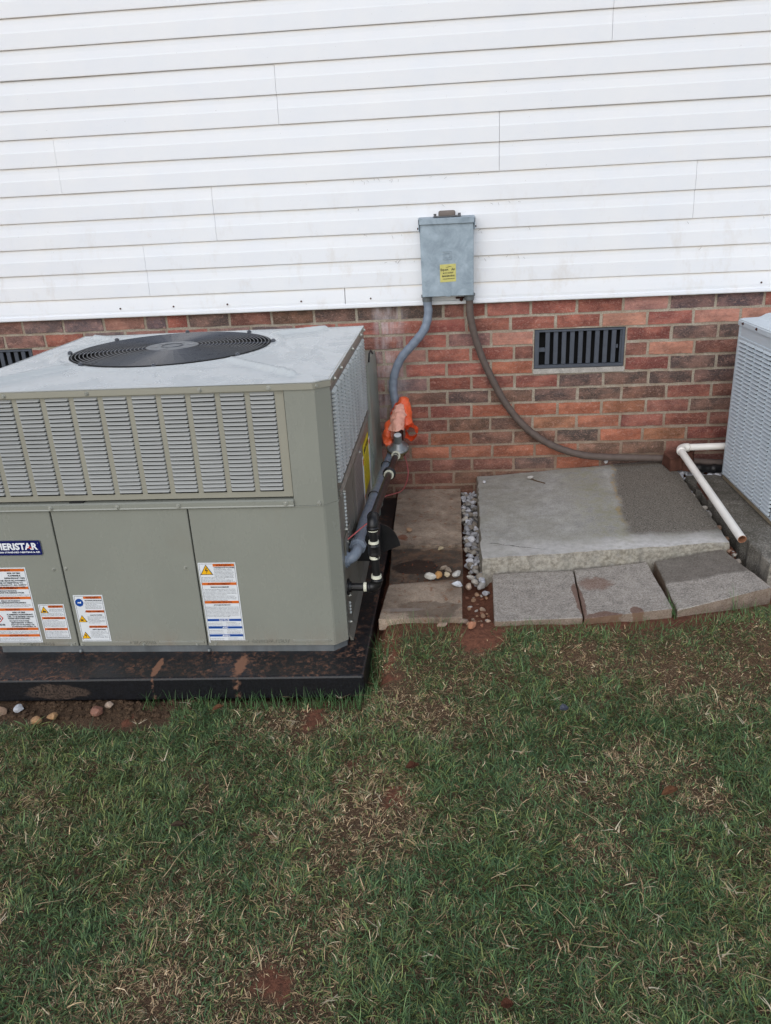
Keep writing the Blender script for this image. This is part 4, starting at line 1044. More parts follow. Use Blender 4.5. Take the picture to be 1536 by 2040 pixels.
def side_lab(y0, y1, z0, z1, mat, name='side_label', lab=None):
    q = bmesh.new(); box(q, SX-.0005, SX+.0012, y0, y1, z0, z1); return put(name, q, MT[mat], spn, label=lab)
US, NS = (0, 1, 0), (1, 0, 0)
side_lab(-.665, -.455, .225, .432, 'yellow', 'energy_label', 'bright yellow energy guide label')
q = bmesh.new(); oo = (SX+.0008, -.665, .225)
text_bm(q, 'ENERGYGUIDE', .026, Vector(oo)+Vector((.0008, .012, .168)), US, V_, NS, width=.185, bold=.001)
for i in range(7): lines(q, oo, US, V_, NS, .012, .195, .15-i*.018, .15-i*.018-.012, .010, .008, 40+i, EN)
put('lettering', q, MT['ink'], spn)
side_lab(-.98, -.72, .12, .46, 'clearlab', 'wiring_diagram', 'faded silver wiring diagram label')
q = bmesh.new(); oo = (SX+.0008, -.98, .12)
for i in range(16): lines(q, oo, US, V_, NS, .02, .24, .32-i*.018, .32-i*.018-.012, .010, .008, 60+i, ES)
put('lettering', q, MT['ink'], spn)
side_lab(-.705, -.675, .06, .395, 'white', 'caution_label', 'narrow white label beside the energy label')
side_lab(-.445, -.40, .10, .40, 'white', 'caution_label')
q = bmesh.new(); box(q, SX+.0008, SX+.0018, -.703, -.677, .36, .385); box(q, SX+.0008, SX+.0018, -.703, -.677, .22, .232); box(q, SX+.0008, SX+.0018, -.44, -.405, .37, .39); put('header_band', q, MT['lorange'], spn)
put('access_cover', B(SX-.001, SX+.004, -1.36, -1.22, .235, .33, .002), MT['side'], spn)
# flue hood: black box with a quarter-round cheek
b = B(SX, .118, -1.10, -.97, .125, .232, .006); fh = put('flue_hood', b, MT['black'], ac, label='black flue hood box low on the right side')
q = bmesh.new(); poly_on(q, (.0, -1.00, .0), U, V_, (0, 1, 0), [(.112, .112)]+[(.112+.078*math.cos(R(a)), .112+.118*math.sin(R(a))) for a in range(15, 96, 8)], 0, .008)
put('hood_cheek', q, MT['black'], fh)
q = bmesh.new(); prism(q, [(SX, -.0), (SX+.012, -.028), (SX+.002, -.028), (SX-.004, .0)], 'y', YF+.07, YB); put('side_skirt', q, MT['side'], ac)

# ---- top cover with its fan opening
GC = Vector((-.645, -.795)); GR = .362; ZTOP = .868
def top_h(x, y):
    d = math.hypot(x-GC.x, y-GC.y); h = 0.007*math.exp(-((d-.40)/.016)**2) + .004*max(0, 1-max(0, d-.36)/.45)
    for (ax, ay) in ((-.075, -1.365), (-1.06, -1.35), (-.10, -.44), (-1.10, -.46)):     # pressed ribs to the corners
        vx, vy = ax-GC.x, ay-GC.y; L = math.hypot(vx, vy); vx /= L; vy /= L
        t = (x-GC.x)*vx+(y-GC.y)*vy; s = abs((x-GC.x)*-vy+(y-GC.y)*vx)
        if .40 < t < L: h += .017*math.exp(-(s/.012)**2)*min(1, (t-.40)/.03)*min(1, (L-t)/.02)
    ex = min(x-XL, XR-x, y-YF, YB-y); h *= min(1, max(0, ex-.01)/.06)
    # curved crease near the right end
    c = abs(x-(-.095+.07*((y+.9)/.5)**2*-.6)); h += .004*math.exp(-(c/.007)**2)*(1 if -1.33 < y < -.46 else 0)
    h += .0012*noise.noise(Vector((x*3, y*3, 3)))
    return h
b = bmesh.new(); NX, NY = 150, 136; g = {}
for i in range(NX+1):
    for j in range(NY+1):
        x = XL-.003+(XR-XL+.006)*i/NX; y = YF-.004+(YB-YF+.008)*j/NY
        # cut front right corner
        k = (x-(XR-.042))-(y-(YF-.004))*1.15
        if k > 0 and x > XR-.05: x -= k*.5; y += k*.5*.87
        d = math.hypot(x-GC.x, y-GC.y)
        if GR-.012 < d < GR+.004: s_ = (GR-.002)/d; x = GC.x+(x-GC.x)*s_; y = GC.y+(y-GC.y)*s_; d = GR-.002
        if d < GR-.012: continue
        g[i, j] = b.verts.new((x, y, ZTOP+top_h(x, y)))
for i in range(NX):
    for j in range(NY):
        c = [(i,j), (i+1,j), (i+1,j+1), (i,j+1)]
        if all(q_ in g for q_ in c): b.faces.new([g[q_] for q_ in c])
tc = put('top_cover', b, MT['cover'], ac, smooth=True)
# skirt of the cover
b = bmesh.new(); ol = [(XL-.004, YF-.005), (XR-.043, YF-.005), (XR+.004, YF+.034), (XR+.004, YB+.004), (XL-.004, YB+.004)]
il = [(XL+.004, YF+.002), (XR-.046, YF+.002), (XR-.003, YF+.038), (XR-.003, YB-.003), (XL+.004, YB-.003)]
n = len(ol)
for (za, zb_, A_, C_) in ((.8488, .866, ol, ol), (.866, .8686, ol, il)):
    P0 = [b.verts.new((x, y, za)) for x, y in A_]; P1 = [b.verts.new((x, y, zb_)) for x, y in C_]
    for i in range(n): b.faces.new((P0[i], P0[(i+1)%n], P1[(i+1)%n], P1[i]))
P0 = [b.verts.new((x, y, .8488)) for x, y in ol]; P1 = [b.verts.new((x, y, .8488)) for x, y in [(XL+.01, YF+.010), (XR-.052, YF+.010), (XR-.010, YF+.045), (XR-.010, YB-.01), (XL+.01, YB-.01)]]
for i in range(n): b.faces.new((P0[i], P0[(i+1)%n], P1[(i+1)%n], P1[i]))
put('cover_skirt', b, MT['paint_strip'], ac)
# fan throat, fan and motor
b = bmesh.new()
tr = [(GR+.004, .8735), (GR-.003, .8755), (GR-.007, .872), (GR-.010, .84), (GR-.010, .70)]; rings = []
for r_, z_ in tr: rings.append([b.verts.new((GC.x+r_*math.cos(2*math.pi*i/64), GC.y+r_*math.sin(2*math.pi*i/64), z_)) for i in range(64)])
for a_ in range(len(tr)-1):
    for i in range(64): b.faces.new((rings[a_][i], rings[a_][(i+1)%64], rings[a_+1][(i+1)%64], rings[a_+1][i]))
put('fan_throat', b, MT['dark'], ac, smooth=True)
b = bmesh.new(); cyl(b, (GC.x, GC.y, .70), (GC.x, GC.y, .705), GR-.009, n=48); put('fan_deck', b, MT['dark'], ac)
fan = bmesh.new(); lathe(fan, (GC.x, GC.y, .77), (0, 0, 1), [(0, .05), (.05, .05), (.06, .03)], 20); fo = put('fan_hub', fan, MT['wire'], ac)
for k in range(4):
    q = bmesh.new(); a0 = R(90*k+25); gg = []
    for i in range(6):
        row = []
        for j in range(6):
            rr_ = .05+(.29)*i/5; a = a0+R(58)*(j/5-.5)*(1-.15*i/5)-R(12)*i/5; row.append(q.verts.new((GC.x+rr_*math.cos(a), GC.y+rr_*math.sin(a), .80+.035*(j/5-.5)*(1+.4*i/5))))
        gg.append(row)
    for i in range(5):
        for j in range(5): q.faces.new((gg[i][j], gg[i+1][j], gg[i+1][j+1], gg[i][j+1]))
    put('fan_blade', q, plain('fan_blade_grey', lin(44, 48, 54), .45), fo, smooth=True) if k == 0 else put('fan_blade', q, bpy.data.materials['fan_blade_grey'], fo, smooth=True)
# wire grille
gr = bmesh.new()
HZ = lambda r_: .874+.006*(1-(r_/GR)**2)
for k in range(4):
    a = R(9+90*k)
    tube(gr, [(GC.x+r_*math.cos(a), GC.y+r_*math.sin(a), HZ(r_)-.003) for r_ in (.07, .15, .25, GR+.004, GR+.024)], .0030, 6)
go = put('fan_grille', gr, MT['wire'], ac)
NR = 20
for k in range(NR):
    r_ = .096+(GR-.004-.096)*k/(NR-1); q = bmesh.new()
    pts = [(GC.x+r_*math.cos(2*math.pi*i/56), GC.y+r_*math.sin(2*math.pi*i/56), HZ(r_)) for i in range(57)]
    tube(q, pts, .0015, 5, cap=False); put('wire_ring', q, MT['wire'], go)
hb = bmesh.new(); cyl(hb, (GC.x, GC.y, HZ(0)-.001), (GC.x, GC.y, HZ(0)+.001), .094, n=36); hub = put('grille_hub', hb, MT['hub'], go)
q = bmesh.new()
for k in range(6):
    a = R(60*k+20); cyl(q, (GC.x+.066*math.cos(a), GC.y+.066*math.sin(a), HZ(0)), (GC.x+.066*math.cos(a), GC.y+.066*math.sin(a), HZ(0)+.0018), .014, n=12)
pts = [(GC.x+.04*math.cos(2*math.pi*i/30), GC.y+.04*math.sin(2*math.pi*i/30), HZ(0)+.002) for i in range(31)]; tube(q, pts, .002, 4, cap=False)
put('hub_holes', q, MT['wire'], go)
for k in range(8):
    a = R(9+45*k); c_ = Vector((GC.x+(GR+.012)*math.cos(a), GC.y+(GR+.012)*math.sin(a), .874)); q = bmesh.new(); lathe(q, c_, (0, 0, 1), [(0, .009), (.006, .009), (.010, .004)], 8); put('grille_clip', q, MT['wire'], go)

# galvanised duct between the unit and the wall
b = bmesh.new()
x_, pts = .030, []
poly = [(.034, YB), (.042, YB+.02), (.036, -.30), (.044, -.25), (.037, -.19), (.046, -.13), (.038, -.07), (.046, -.012), (-.02, -.012), (-.02, YB)]
vs0 = []
for z_, dx in ((-.03, .006), (.20, .004), (.45, .001), (.66, -.002), (.70, -.006)): vs0.append([b.verts.new((px+dx, py, z_)) for px, py in poly])
for a_ in range(len(vs0)-1):
    for i in range(len(poly)): b.faces.new((vs0[a_][i], vs0[a_][(i+1)%len(poly)], vs0[a_+1][(i+1)%len(poly)], vs0[a_+1][i]))
b.faces.new(vs0[-1]); b.faces.new(vs0[0])
box(b, -.92, -.022, YB+.004, -.012, .10, .665)
dt = put('sheet_metal_duct', b, MT['galv'], None, base=(0, -.2, -.03), label='crinkled galvanised sheet metal duct between the big unit and the wall', cat='duct')
q = bmesh.new(); tube(q, [(.037, -.30, .70), (.040, -.29, .735), (.043, -.25, .742), (.046, -.2, .72)], .004, 6); put('tape_end', q, MT['black'], dt)

# ------------------------------------------------------------------ disconnect box
bxm = thing('disconnect_box', (.383, 0, .95), 'grey blue electrical disconnect box with a yellow sticker screwed to the siding', 'electrical box')
X0, X1, Z0, Z1 = .269, .500, .948, 1.266; YB0, YB1 = -.026, -.120
b = bmesh.new(); prism(b, [(X0+.004, Z0), (X1-.004, Z0), (X1-.001, Z1-.02), (X0-.001, Z1-.02)], 'y', YB0, YB1+.006); put('box_body', b, MT['box'], bxm)
b = bmesh.new(); prism(b, [(X0+.004, Z0-.004), (X1-.003, Z0-.004), (X1-.001, Z1-.019), (X0, Z1-.019)], 'y', YB1+.0055, YB1); bmesh.ops.bevel(b, geom=b.edges[:], offset=.0018, segments=1, affect='EDGES'); put('front_cover', b, MT['box'], bxm)
b = bmesh.new(); prism(b, [(YB0, Z1+.006), (YB1-.009, Z1), (YB1-.009, Z1-.022), (YB1-.005, Z1-.022), (YB1-.004, Z1-.005), (YB0, Z1-.001)], 'x', X0-.005, X1+.005); put('rain_hood', b, MT['box'], bxm)
b = bmesh.new(); box(b, X0-.005, X0-.002, YB0, YB1-.009, Z1-.05, Z1-.004); box(b, X1+.002, X1+.005, YB0, YB1-.009, Z1-.05, Z1-.004); put('hood_cheek', b, MT['box'], bxm)
q = bmesh.new()
box(q, .350, .423, -.085, -.040, Z1+.004, Z1+.030, .008, 2); put('hub_cap', q, MT['brown_plastic'], bxm)
q = bmesh.new(); box(q, .328, .446, -.095, -.032, Z1+.0045, Z1+.009); put('hub_plate', q, MT['wire'], bxm)
for x in (.335, .440): q = bmesh.new(); cyl(q, (x, -.062, Z1+.008), (x, -.062, Z1+.018), .006, n=6); put('screw', q, MT['wire'], bxm)
for x, s_ in ((X0-.005, -1), (X1+.005, 1)): q = bmesh.new(); cyl(q, (x, -.10, Z1-.038), (x+s_*.006, -.10, Z1-.038), .005, n=6); put('screw', q, MT['rust'], bxm)
q = bmesh.new()
for r_ in (.017, .0095):
    for (a, c, e, f) in ((-r_, r_, r_-.0015, r_), (-r_, r_, -r_, -r_+.0015), (-r_, -r_+.0015, -r_, r_), (r_-.0015, r_, -r_, r_)):
        box(q, .385+a, .385+c, YB1-.0032, YB1+.001, 1.115+e, 1.115+f)
put('embossed_square', q, MT['box'], bxm)
q = bmesh.new(); poly_on(q, (.352, YB1, 1.004), (1, 0, .03), V_, NF, [(0, 0), (.069, 0), (.069, .074), (0, .074)], .0002, .0012); stk = put('sticker', q, MT['sticky'], bxm, label='yellow service company sticker')
q = bmesh.new(); so = Vector((.352, YB1-.0018, 1.004)); us = Vector((1, 0, .03))
text_bm(q, 'Expert    Air', .0135, so+us*.003+Vector((0, 0, .0475)), us, V_, NF, width=.063, bold=.0004)
text_bm(q, 'AIR YOU CAN TRUST', .0075, so+us*.012+Vector((0, 0, .0350)), us, V_, NF, width=.046, bold=.0003)
text_bm(q, '864-438-0541', .0105, so+us*.009+Vector((0, 0, .0215)), us, V_, NF, width=.053, bold=.0004)
text_bm(q, 'www.expertairservice.com', .0062, so+us*.011+Vector((0, 0, .0115)), us, V_, NF, width=.052, bold=.0002)
poly_on(q, so, us, V_, NF, [(.022, .0585), (.034, .0625), (.046, .0655), (.054, .0605), (.046, .0635), (.034, .0605)], -.0002, 0)
put('lettering', q, MT['ink'], stk)
q = bmesh.new(); box(q, .377, .395, YB1-.002, YB1+.004, Z0-.005, Z0+.004); box(q, .376, .378, YB1-.003, YB1, Z0-.003, Z0+.008); box(q, .394, .396, YB1-.003, YB1, Z0-.003, Z0+.008); put('cover_latch', q, MT['box'], bxm)
for x in (.292, .480):
    q = bmesh.new(); lathe(q, (x, -.072, .949), (0, 0, -1), [(0, .026), (.012, .026), (.013, .022), (.022, .022), (.030, .021)], 12); put('conduit_connector', q, MT['rail'], bxm)
q = bmesh.new(); box(q, .438, .452, -.05, -.03, .912, .93, .004); box(q, .42, .48, -.036, -.030, .922, .93); put('mounting_strap', q, MT['rust'], bxm)

# ------------------------------------------------------------------ conduits
gp = [(.292,-.072,.925),(.295,-.072,.866),(.277,-.072,.800),(.227,-.066,.737),(.167,-.062,.672),(.131,-.060,.596),(.121,-.060,.525),(.130,-.066,.455),(.137,-.085,.375),(.131,-.125,.300),(.112,-.21,.258),(.092,-.37,.238),(.077,-.55,.232),(.064,-.80,.234),(.058,-1.00,.246),(.060,-1.20,.262),(.062,-1.262,.268)]
q = bmesh.new(); tube(q, catmull(gp, .006), lambda i, s: .0195+.0007*math.sin(s*1150) , 14)
gc = thing('grey_conduit', (.13, -.3, .2), 'blue grey flexible conduit curving from the disconnect box down to the big unit', 'conduit')
put('conduit_jacket', q, MT['cond'], gc, smooth=True)
q = bmesh.new(); lathe(q, (.0625, -1.256, .267), (0, -1, .05), [(0, .026), (.005, .029), (.030, .029), (.034, .024), (.040, .020)], 8); put('connector_nut', q, MT['cond'], gc)
q = bmesh.new(); tube(q, catmull([(.0625, -1.290, .268), (.062, -1.318, .265), (.052, -1.335, .256), (.036, -1.340, .250), (.024, -1.340, .249)], .006), .0185, 14); put('elbow_connector', q, MT['cond'], gc, smooth=True)
q = bmesh.new(); lathe(q, (.029, -1.34, .249), (1, 0, 0), [(0, .030), (.005, .030), (.006, .024), (.012, .024)], 12); put('lock_ring', q, MT['cond'], gc)
bp = [(.480,-.072,.925),(.484,-.070,.847),(.504,-.060,.756),(.540,-.052,.650),(.594,-.048,.532),(.653,-.046,.427),(.736,-.044,.323),(.833,-.044,.246),(.939,-.046,.196),(1.056,-.050,.168),(1.221,-.055,.158),(1.407,-.060,.150),(1.55,-.09,.140),(1.75,-.11,.132)]
q = bmesh.new(); tube(q, catmull(bp, .008), lambda i, s: .0165+.0006*math.sin(s*900), 12)
put('brown_conduit', q, MT['condb'], None, smooth=True, base=(.7, -.05, .3), label='weathered brown conduit sagging from the box along the brick wall', cat='conduit')
q = bmesh.new(); tube(q, catmull([(1.50,-.135,.128),(1.58,-.13,.120),(1.70,-.13,.118),(1.85,-.13,.118)], .008), lambda i, s: .020+.002*math.sin(s*700), 10)
put('black_line_cover', q, MT['black'], None, smooth=True, base=(1.6, -.13, .1), label='black foam covered line lying on white gravel behind the condenser', cat='hose')

# ------------------------------------------------------------------ gas line
gas = thing('gas_pipe', (.13, -.7, .03), 'black iron gas pipe with white sealant rings running from the wall into the unit', 'gas pipe')
A0 = Vector((.020, -1.350, .152)); A1 = Vector((.128, -1.348, .150)); T1 = Vector((.124, -1.345, .391)); W0 = Vector((.136, -.225, .262))
def pipe(a, b_, r=.0135, mat='iron', name='pipe'):
    q = bmesh.new(); cyl(q, a, b_, r, n=14); return put(name, q, MT[mat], gas, smooth=False)
def elbow(a, b_, c, r=.0185):
    a, b_, c = Vector(a), Vector(b_), Vector(c); pts = []
    for i in range(9):
        t = i/8; pts.append((1-t)**2*a+2*t*(1-t)*b_+t*t*c)
    q = bmesh.new(); tube(q, pts, r, 14); 
    for p_, d in ((pts[0], pts[0]-pts[1]), (pts[-1], pts[-1]-pts[-2])):
        d = d.normalized(); cyl(q, p_-d*.004, p_+d*.006, r*1.12, n=14)
    put('elbow', q, MT['iron'], gas, smooth=True)
def ring(p_, d, r=.0165, w_=.010, name='sealant_ring', mat='dope'):
    q = bmesh.new(); d = Vector(d).normalized(); p_ = Vector(p_); cyl(q, p_-d*w_/2, p_+d*w_/2, r, r*.95, n=14); put(name, q, MT[mat], gas)
pipe(A0, A1-Vector((.02, 0, 0)))
elbow(A1-Vector((.026, 0, 0)), A1, A1+Vector((0, 0, .026)))
pipe(A1+Vector((0, 0, .02)), T1-Vector((0, 0, .02)))
q = bmesh.new(); lathe(q, (.028, -1.35, .152), (1, 0, 0), [(0, .028), (.006, .028), (.007, .020), (.014, .018)], 16); put('grommet', q, MT['black'], gas)
ring((.088, -1.349, .151), (1, 0, 0)); ring(A1+Vector((-.001, 0, .040)), (0, 0, 1), .0175, .011)
q = bmesh.new(); lathe(q, T1-Vector((0, 0, .125)), (0, 0, 1), [(0, .018), (.005, .021), (.014, .0195), (.026, .0195), (.035, .021), (.040, .018)], 16); put('union_coupling', q, MT['iron'], gas)
ring(T1-Vector((0, 0, .132)), (0, 0, 1), .0165, .010); ring(T1-Vector((0, 0, .078)), (0, 0, 1), .0175, .009); ring(T1-Vector((0, 0, .034)), (0, 0, 1), .0165, .009)
dv = (W0-T1).normalized()
elbow(T1-Vector((0, 0, .028)), T1, T1+dv*.030)
pipe(T1+dv*.02, W0)
P_ = lambda t: T1+dv*((W0-T1).length*t)
for t_, nm in ((.60, 'union_coupling'),):
    q = bmesh.new(); lathe(q, P_(t_), dv, [(0, .018), (.006, .027), (.022, .027), (.026, .020), (.060, .019), (.066, .016)], 16); put(nm, q, MT['iron'], gas)
ring(P_(.592), dv, .0205, .012); ring(P_(.955), dv, .021, .016); ring(P_(.915), dv, .0150, .006)
q = bmesh.new(); lathe(q, P_(.965), dv, [(0, .019), (.010, .021), (.030, .019)], 14); put('coupling', q, MT['rust'], gas)
q = bmesh.new(); tube(q, [(.150, -.115, .245), (.150, -.112, .44)], .0135, 12); tube(q, [(.150, -.115, .385), (.150, -.012, .385)], .0135, 12); lathe(q, (.150, -.115, .212), (0, 0, 1), [(0, .013), (.006, .019), (.034, .019), (.036, .014)], 12)
put('drip_leg', q, MT['rust'], gas, smooth=True)
q = bmesh.new(); tube(q, catmull([(.145, -.20, .330), (.144, -.215, .362), (.147, -.18, .383), (.150, -.12, .388)], .006), .0195, 12); put('elbow', q, MT['rust'], gas, smooth=True)
q = bmesh.new()
for p_ in (gp[11], gp[13]): pass
# regulator
rg = thing('gas_regulator', (.143, -.22, .25), 'round zinc gas pressure regulator on the pipe beside the brick wall', 'gas regulator')
ax = Vector((.03, -.38, 1)).normalized(); oc = Vector((.143, -.225, .268))
q = bmesh.new(); lathe(q, oc, ax, [(0, .022), (.012, .026), (.016, .050), (.020, .052), (.0245, .052)], 24); put('lower_body', q, MT['brass'], rg)
q = bmesh.new(); lathe(q, oc+ax*.0246, ax, [(0, .050), (.004, .050), (.008, .040), (.020, .026), (.032, .0205)], 24); put('upper_dome', q, MT['zinc'], rg, smooth=True)
q = bmesh.new(); lathe(q, oc+ax*.056, ax, [(0, .0195), (.034, .0185), (.040, .0185)], 20); put('spring_tower', q, MT['zinc'], rg)
q = bmesh.new(); lathe(q, oc+ax*.096, ax, [(0, .0165), (.002, .0165)], 16); put('tower_cap', q, MT['white'], rg)
for k in range(6):
    a = R(60*k+15); s1 = ax.orthogonal().normalized(); s2_ = ax.cross(s1); c_ = oc+ax*.0245+(s1*math.cos(a)+s2_*math.sin(a))*.044
    q = bmesh.new(); cyl(q, c_, c_+ax*.007, .0045, n=6); put('bolt', q, MT['screw'], rg)
q = bmesh.new(); box(q, .120, .166, -.250, -.205, .236, .268, .005); put('pipe_port', q, MT['brass'], rg)
# orange plastic wrapped round the valve
ow = thing('orange_plastic_wrap', (.16, -.15, .30), 'crumpled bright orange plastic bag wrapped round the gas valve', 'plastic wrap')
def crumple(bm, amp, sc2, seed):
    for v in bm.verts:
        t = v.co*sc2*2.6; k = abs(noise.noise(t+Vector((seed, 5, 0))))*amp*.9
        v.co += Vector((noise.noise(t), noise.noise(t+Vector((9, 0, 0))), noise.noise(t+Vector((0, 9, 0)))))*k*1.6
        v.co += Vector((noise.noise(v.co*sc2+Vector((seed, 0, 0))), noise.noise(v.co*sc2+Vector((0, seed, 0))), noise.noise(v.co*sc2+Vector((0, 0, seed)))))*amp
    return bm
q = bmesh.new(); tube(q, catmull([(.168, -.075, .487), (.170, -.085, .470), (.172, -.10, .435), (.176, -.13, .395), (.185, -.14, .360)], .006), lambda i, s: .020+.014*math.sin(min(1, s/.10)*math.pi*.62)**.5 if s > 0 else .018, 18)
put('sleeve', crumple(q, .007, 34, 3), MT['orange'], ow)
q = bmesh.new(); tube(q, catmull([(.158, -.125, .462), (.152, -.155, .445), (.146, -.19, .415), (.141, -.22, .388), (.140, -.225, .372)], .005), lambda i, s: .012+.020*min(1, s/.05), 18, cap=False)
put('faded_fold', crumple(q, .009, 40, 9), MT['cream'], ow)
q = bmesh.new(); tube(q, catmull([(.128, -.17, .405), (.112, -.19, .385), (.098, -.20, .350), (.096, -.205, .318), (.104, -.21, .298)], .005), lambda i, s: .019+.006*math.sin(s*26)-.06*max(0, s-.09), 14)
put('left_flap', crumple(q, .008, 44, 14), MT['orange'], ow)
def ribbon(name, path, wv, mat, seed, nw=7, amp=.006):
    q = bmesh.new(); P0 = catmull(path, .005); wv = [Vector(v_) for v_ in wv]; rows = []
    for i_, p_ in enumerate(P0):
        t_ = i_/(len(P0)-1)*(len(wv)-1); a_ = int(min(t_, len(wv)-2)); w_ = wv[a_].lerp(wv[a_+1], t_-a_)
        row = []
        for k_ in range(nw):
            c_ = p_+w_*(k_/(nw-1)*2-1); n_ = Vector((noise.noise(c_*55+Vector((seed, 0, 0))), noise.noise(c_*55+Vector((0, seed, 0))), noise.noise(c_*55+Vector((0, 0, seed)))))
            row.append(q.verts.new(c_+n_*amp*1.6+Vector((0, -.004*abs(noise.noise(c_*120+Vector((seed, 0, 0)))), 0))))
        rows.append(row)
    for a_ in range(len(rows)-1):
        for k_ in range(nw-1): q.faces.new((rows[a_][k_], rows[a_+1][k_], rows[a_+1][k_+1], rows[a_][k_+1]))
    bmesh.ops.solidify(q, geom=q.faces[:], thickness=.0012); put(name, q, MT[mat], ow)
ribbon('right_loop', [(.205+.026*math.cos(t), -.185-.010*math.sin(t), .350+.034*math.sin(t)) for t in [R(a) for a in range(120, -200, -20)]], [(0, .022, 0), (.006, .026, .004), (.004, .020, .008), (0, .024, 0)], 'orange', 20)
ribbon('torn_tip', [(.178, -.175, .360), (.190, -.205, .376), (.206, -.215, .394), (.216, -.205, .405)], [(.004, .0, .020), (.003, 0, .014), (.001, 0, .004)], 'orange', 30)
ribbon('back_fold', [(.148, -.09, .470), (.140, -.11, .440), (.126, -.13, .415), (.118, -.16, .400)], [(.020, 0, .01), (.022, 0, .006), (.016, .01, .01)], 'orange', 41)
ribbon('clear_scrap', [(.128, -.215, .388), (.122, -.225, .366), (.128, -.228, .345), (.124, -.222, .328)], [(.014, 0, 0), (.016, .004, 0), (.008, 0, 0)], 'cream', 52)
ribbon('top_crease', [(.150, -.130, .468), (.160, -.165, .440), (.166, -.20, .408), (.160, -.225, .380)], [(.012, 0, .008), (.014, 0, .010), (.010, 0, .006)], 'cream', 63)
# thermostat wire
q = bmesh.new(); tube(q, catmull([(.030, -1.30, .300), (.075, -1.25, .322), (.112, -1.19, .336), (.115, -.90, .275), (.105, -.60, .19), (.150, -.30, .10), (.168, -.15, .082), (.178, -.08, .12), (.165, -.07, .19), (.140, -.10, .235), (.100, -.17, .262)], .01), .0026, 6)
put('thermostat_wire', q, MT['red'], None, smooth=True, base=(.1, -.7, .1), label='thin pink red control wire looping beside the gas pipe', cat='wire')
q = bmesh.new()
for c_, r_, d in (((.0685, -.71, .233), .0225, (0.02, 1, 0)), ((.094, -.345, .241), .0225, (.1, 1, -.1)), ((.113, -.20, .262), .0225, (.2, 1, -.4))):
    d = Vector(d).normalized(); u_ = d.orthogonal().normalized(); v2 = d.cross(u_)
    tube(q, [Vector(c_)+(u_*math.cos(a)+v2*math.sin(a))*r_ for a in [2*math.pi*i/20 for i in range(21)]], .0022, 5, cap=False)
put('cable_tie', q, MT['black'], gc)

# ------------------------------------------------------------------ white PVC drain
dr = thing('pvc_drain_pipe', (1.43, -.5, .1), 'white plastic drain pipe with an elbow and a rust stained open end', 'drain pipe')
E0 = Vector((1.428, -.152, .232)); PE = Vector((1.443, -.956, .128))
q = bmesh.new(); tube(q, [E0+Vector((.03, 0, 0)), (1.62, -.152, .234), (1.80, -.152, .236)], .0155, 16); put('wall_run', q, MT['pvc'], dr, smooth=True)
dp = (PE-E0).normalized()
q = bmesh.new(); pts = [E0+dp*.02+(PE-E0-dp*.02)*(i/12) for i in range(13)]; tube(q, pts, .0160, 18, cap=False)
# hollow end
u_ = dp.orthogonal().normalized(); v2 = dp.cross(u_)
ri = [[q.verts.new(PE-dp*d_+(u_*math.cos(2*math.pi*i/18)+v2*math.sin(2*math.pi*i/18))*r_) for i in range(18)] for d_, r_ in ((0, .0160), (-.0006, .0150))]
for i in range(18): q.faces.new((ri[0][i], ri[0][(i+1)%18], ri[1][(i+1)%18], ri[1][i]))
put('long_run', q, MT['pvc'], dr, smooth=True)
q = bmesh.new(); ri = [[q.verts.new(PE-dp*d_+(u_*math.cos(2*math.pi*i/18)+v2*math.sin(2*math.pi*i/18))*r_) for i in range(18)] for d_, r_ in ((-.0010, .0158), (-.0010, .0130), (.09, .0128))]
for a_ in range(2):
    for i in range(18): q.faces.new((ri[a_][i], ri[a_][(i+1)%18], ri[a_+1][(i+1)%18], ri[a_+1][i]))
q.faces.new(ri[2]); put('stained_mouth', q, MT['pvcin'], dr)
q = bmesh.new(); pts = [(1-t)**2*(E0+Vector((.045, 0, 0)))+2*t*(1-t)*E0+t*t*(E0+dp*.045) for t in [i/10 for i in range(11)]]; tube(q, pts, .0198, 16)
put('elbow', q, MT['pvc'], dr, smooth=True)
def brokenbrick(c, s, rot, lab, seed):
    bm = bmesh.new(); box(bm, -s[0]/2, s[0]/2, -s[1]/2, s[1]/2, 0, s[2], .006, 2); rs = random.Random(seed)
    for v in bm.verts: v.co += Vector((rs.uniform(-1, 1), rs.uniform(-1, 1), rs.uniform(-1, 1)))*.005
    bmesh.ops.rotate(bm, verts=bm.verts, matrix=Matrix.Rotation(rot, 3, 'Z') @ Matrix.Rotation(.12, 3, 'X')); bmesh.ops.translate(bm, verts=bm.verts, vec=Vector(c))
    put('broken_brick', bm, MT['halfbrick'], None, base=c, label=lab, cat='brick', group='broken bricks propping the white pipe')
brokenbrick((1.415, -.115, .122), (.055, .08, .070), .2, 'broken brick under the elbow of the white pipe, its left side', 1)
brokenbrick((1.482, -.125, .120), (.055, .055, .088), -.5, 'taller broken brick just right of the white pipe elbow', 2)
brokenbrick((1.487, -.40, .100), (.03, .16, .030), .05, 'thin brick sliver lying under the long white pipe', 3)

# ------------------------------------------------------------------ condenser at the right edge
hp = thing('condenser_unit', (1.95, -.51, .10), 'blue grey louvered outdoor condenser cut off by the right edge of the photo', 'air conditioner')
QX, QX1, QY0, QY1, QZ0, QZ1 = 1.612, 2.22, -.795, -.215, .102, .815
put('condenser_core', B(QX+.03, QX1-.03, QY0+.03, QY1-.03, QZ0+.02, QZ1-.02), MT['coil'], hp)
q = bmesh.new(); box(q, QX+.002, QX1-.002, QY0+.002, QY1-.002, QZ0, QZ0+.022, .004); put('base_pan', q, MT['ac2pan'], hp)
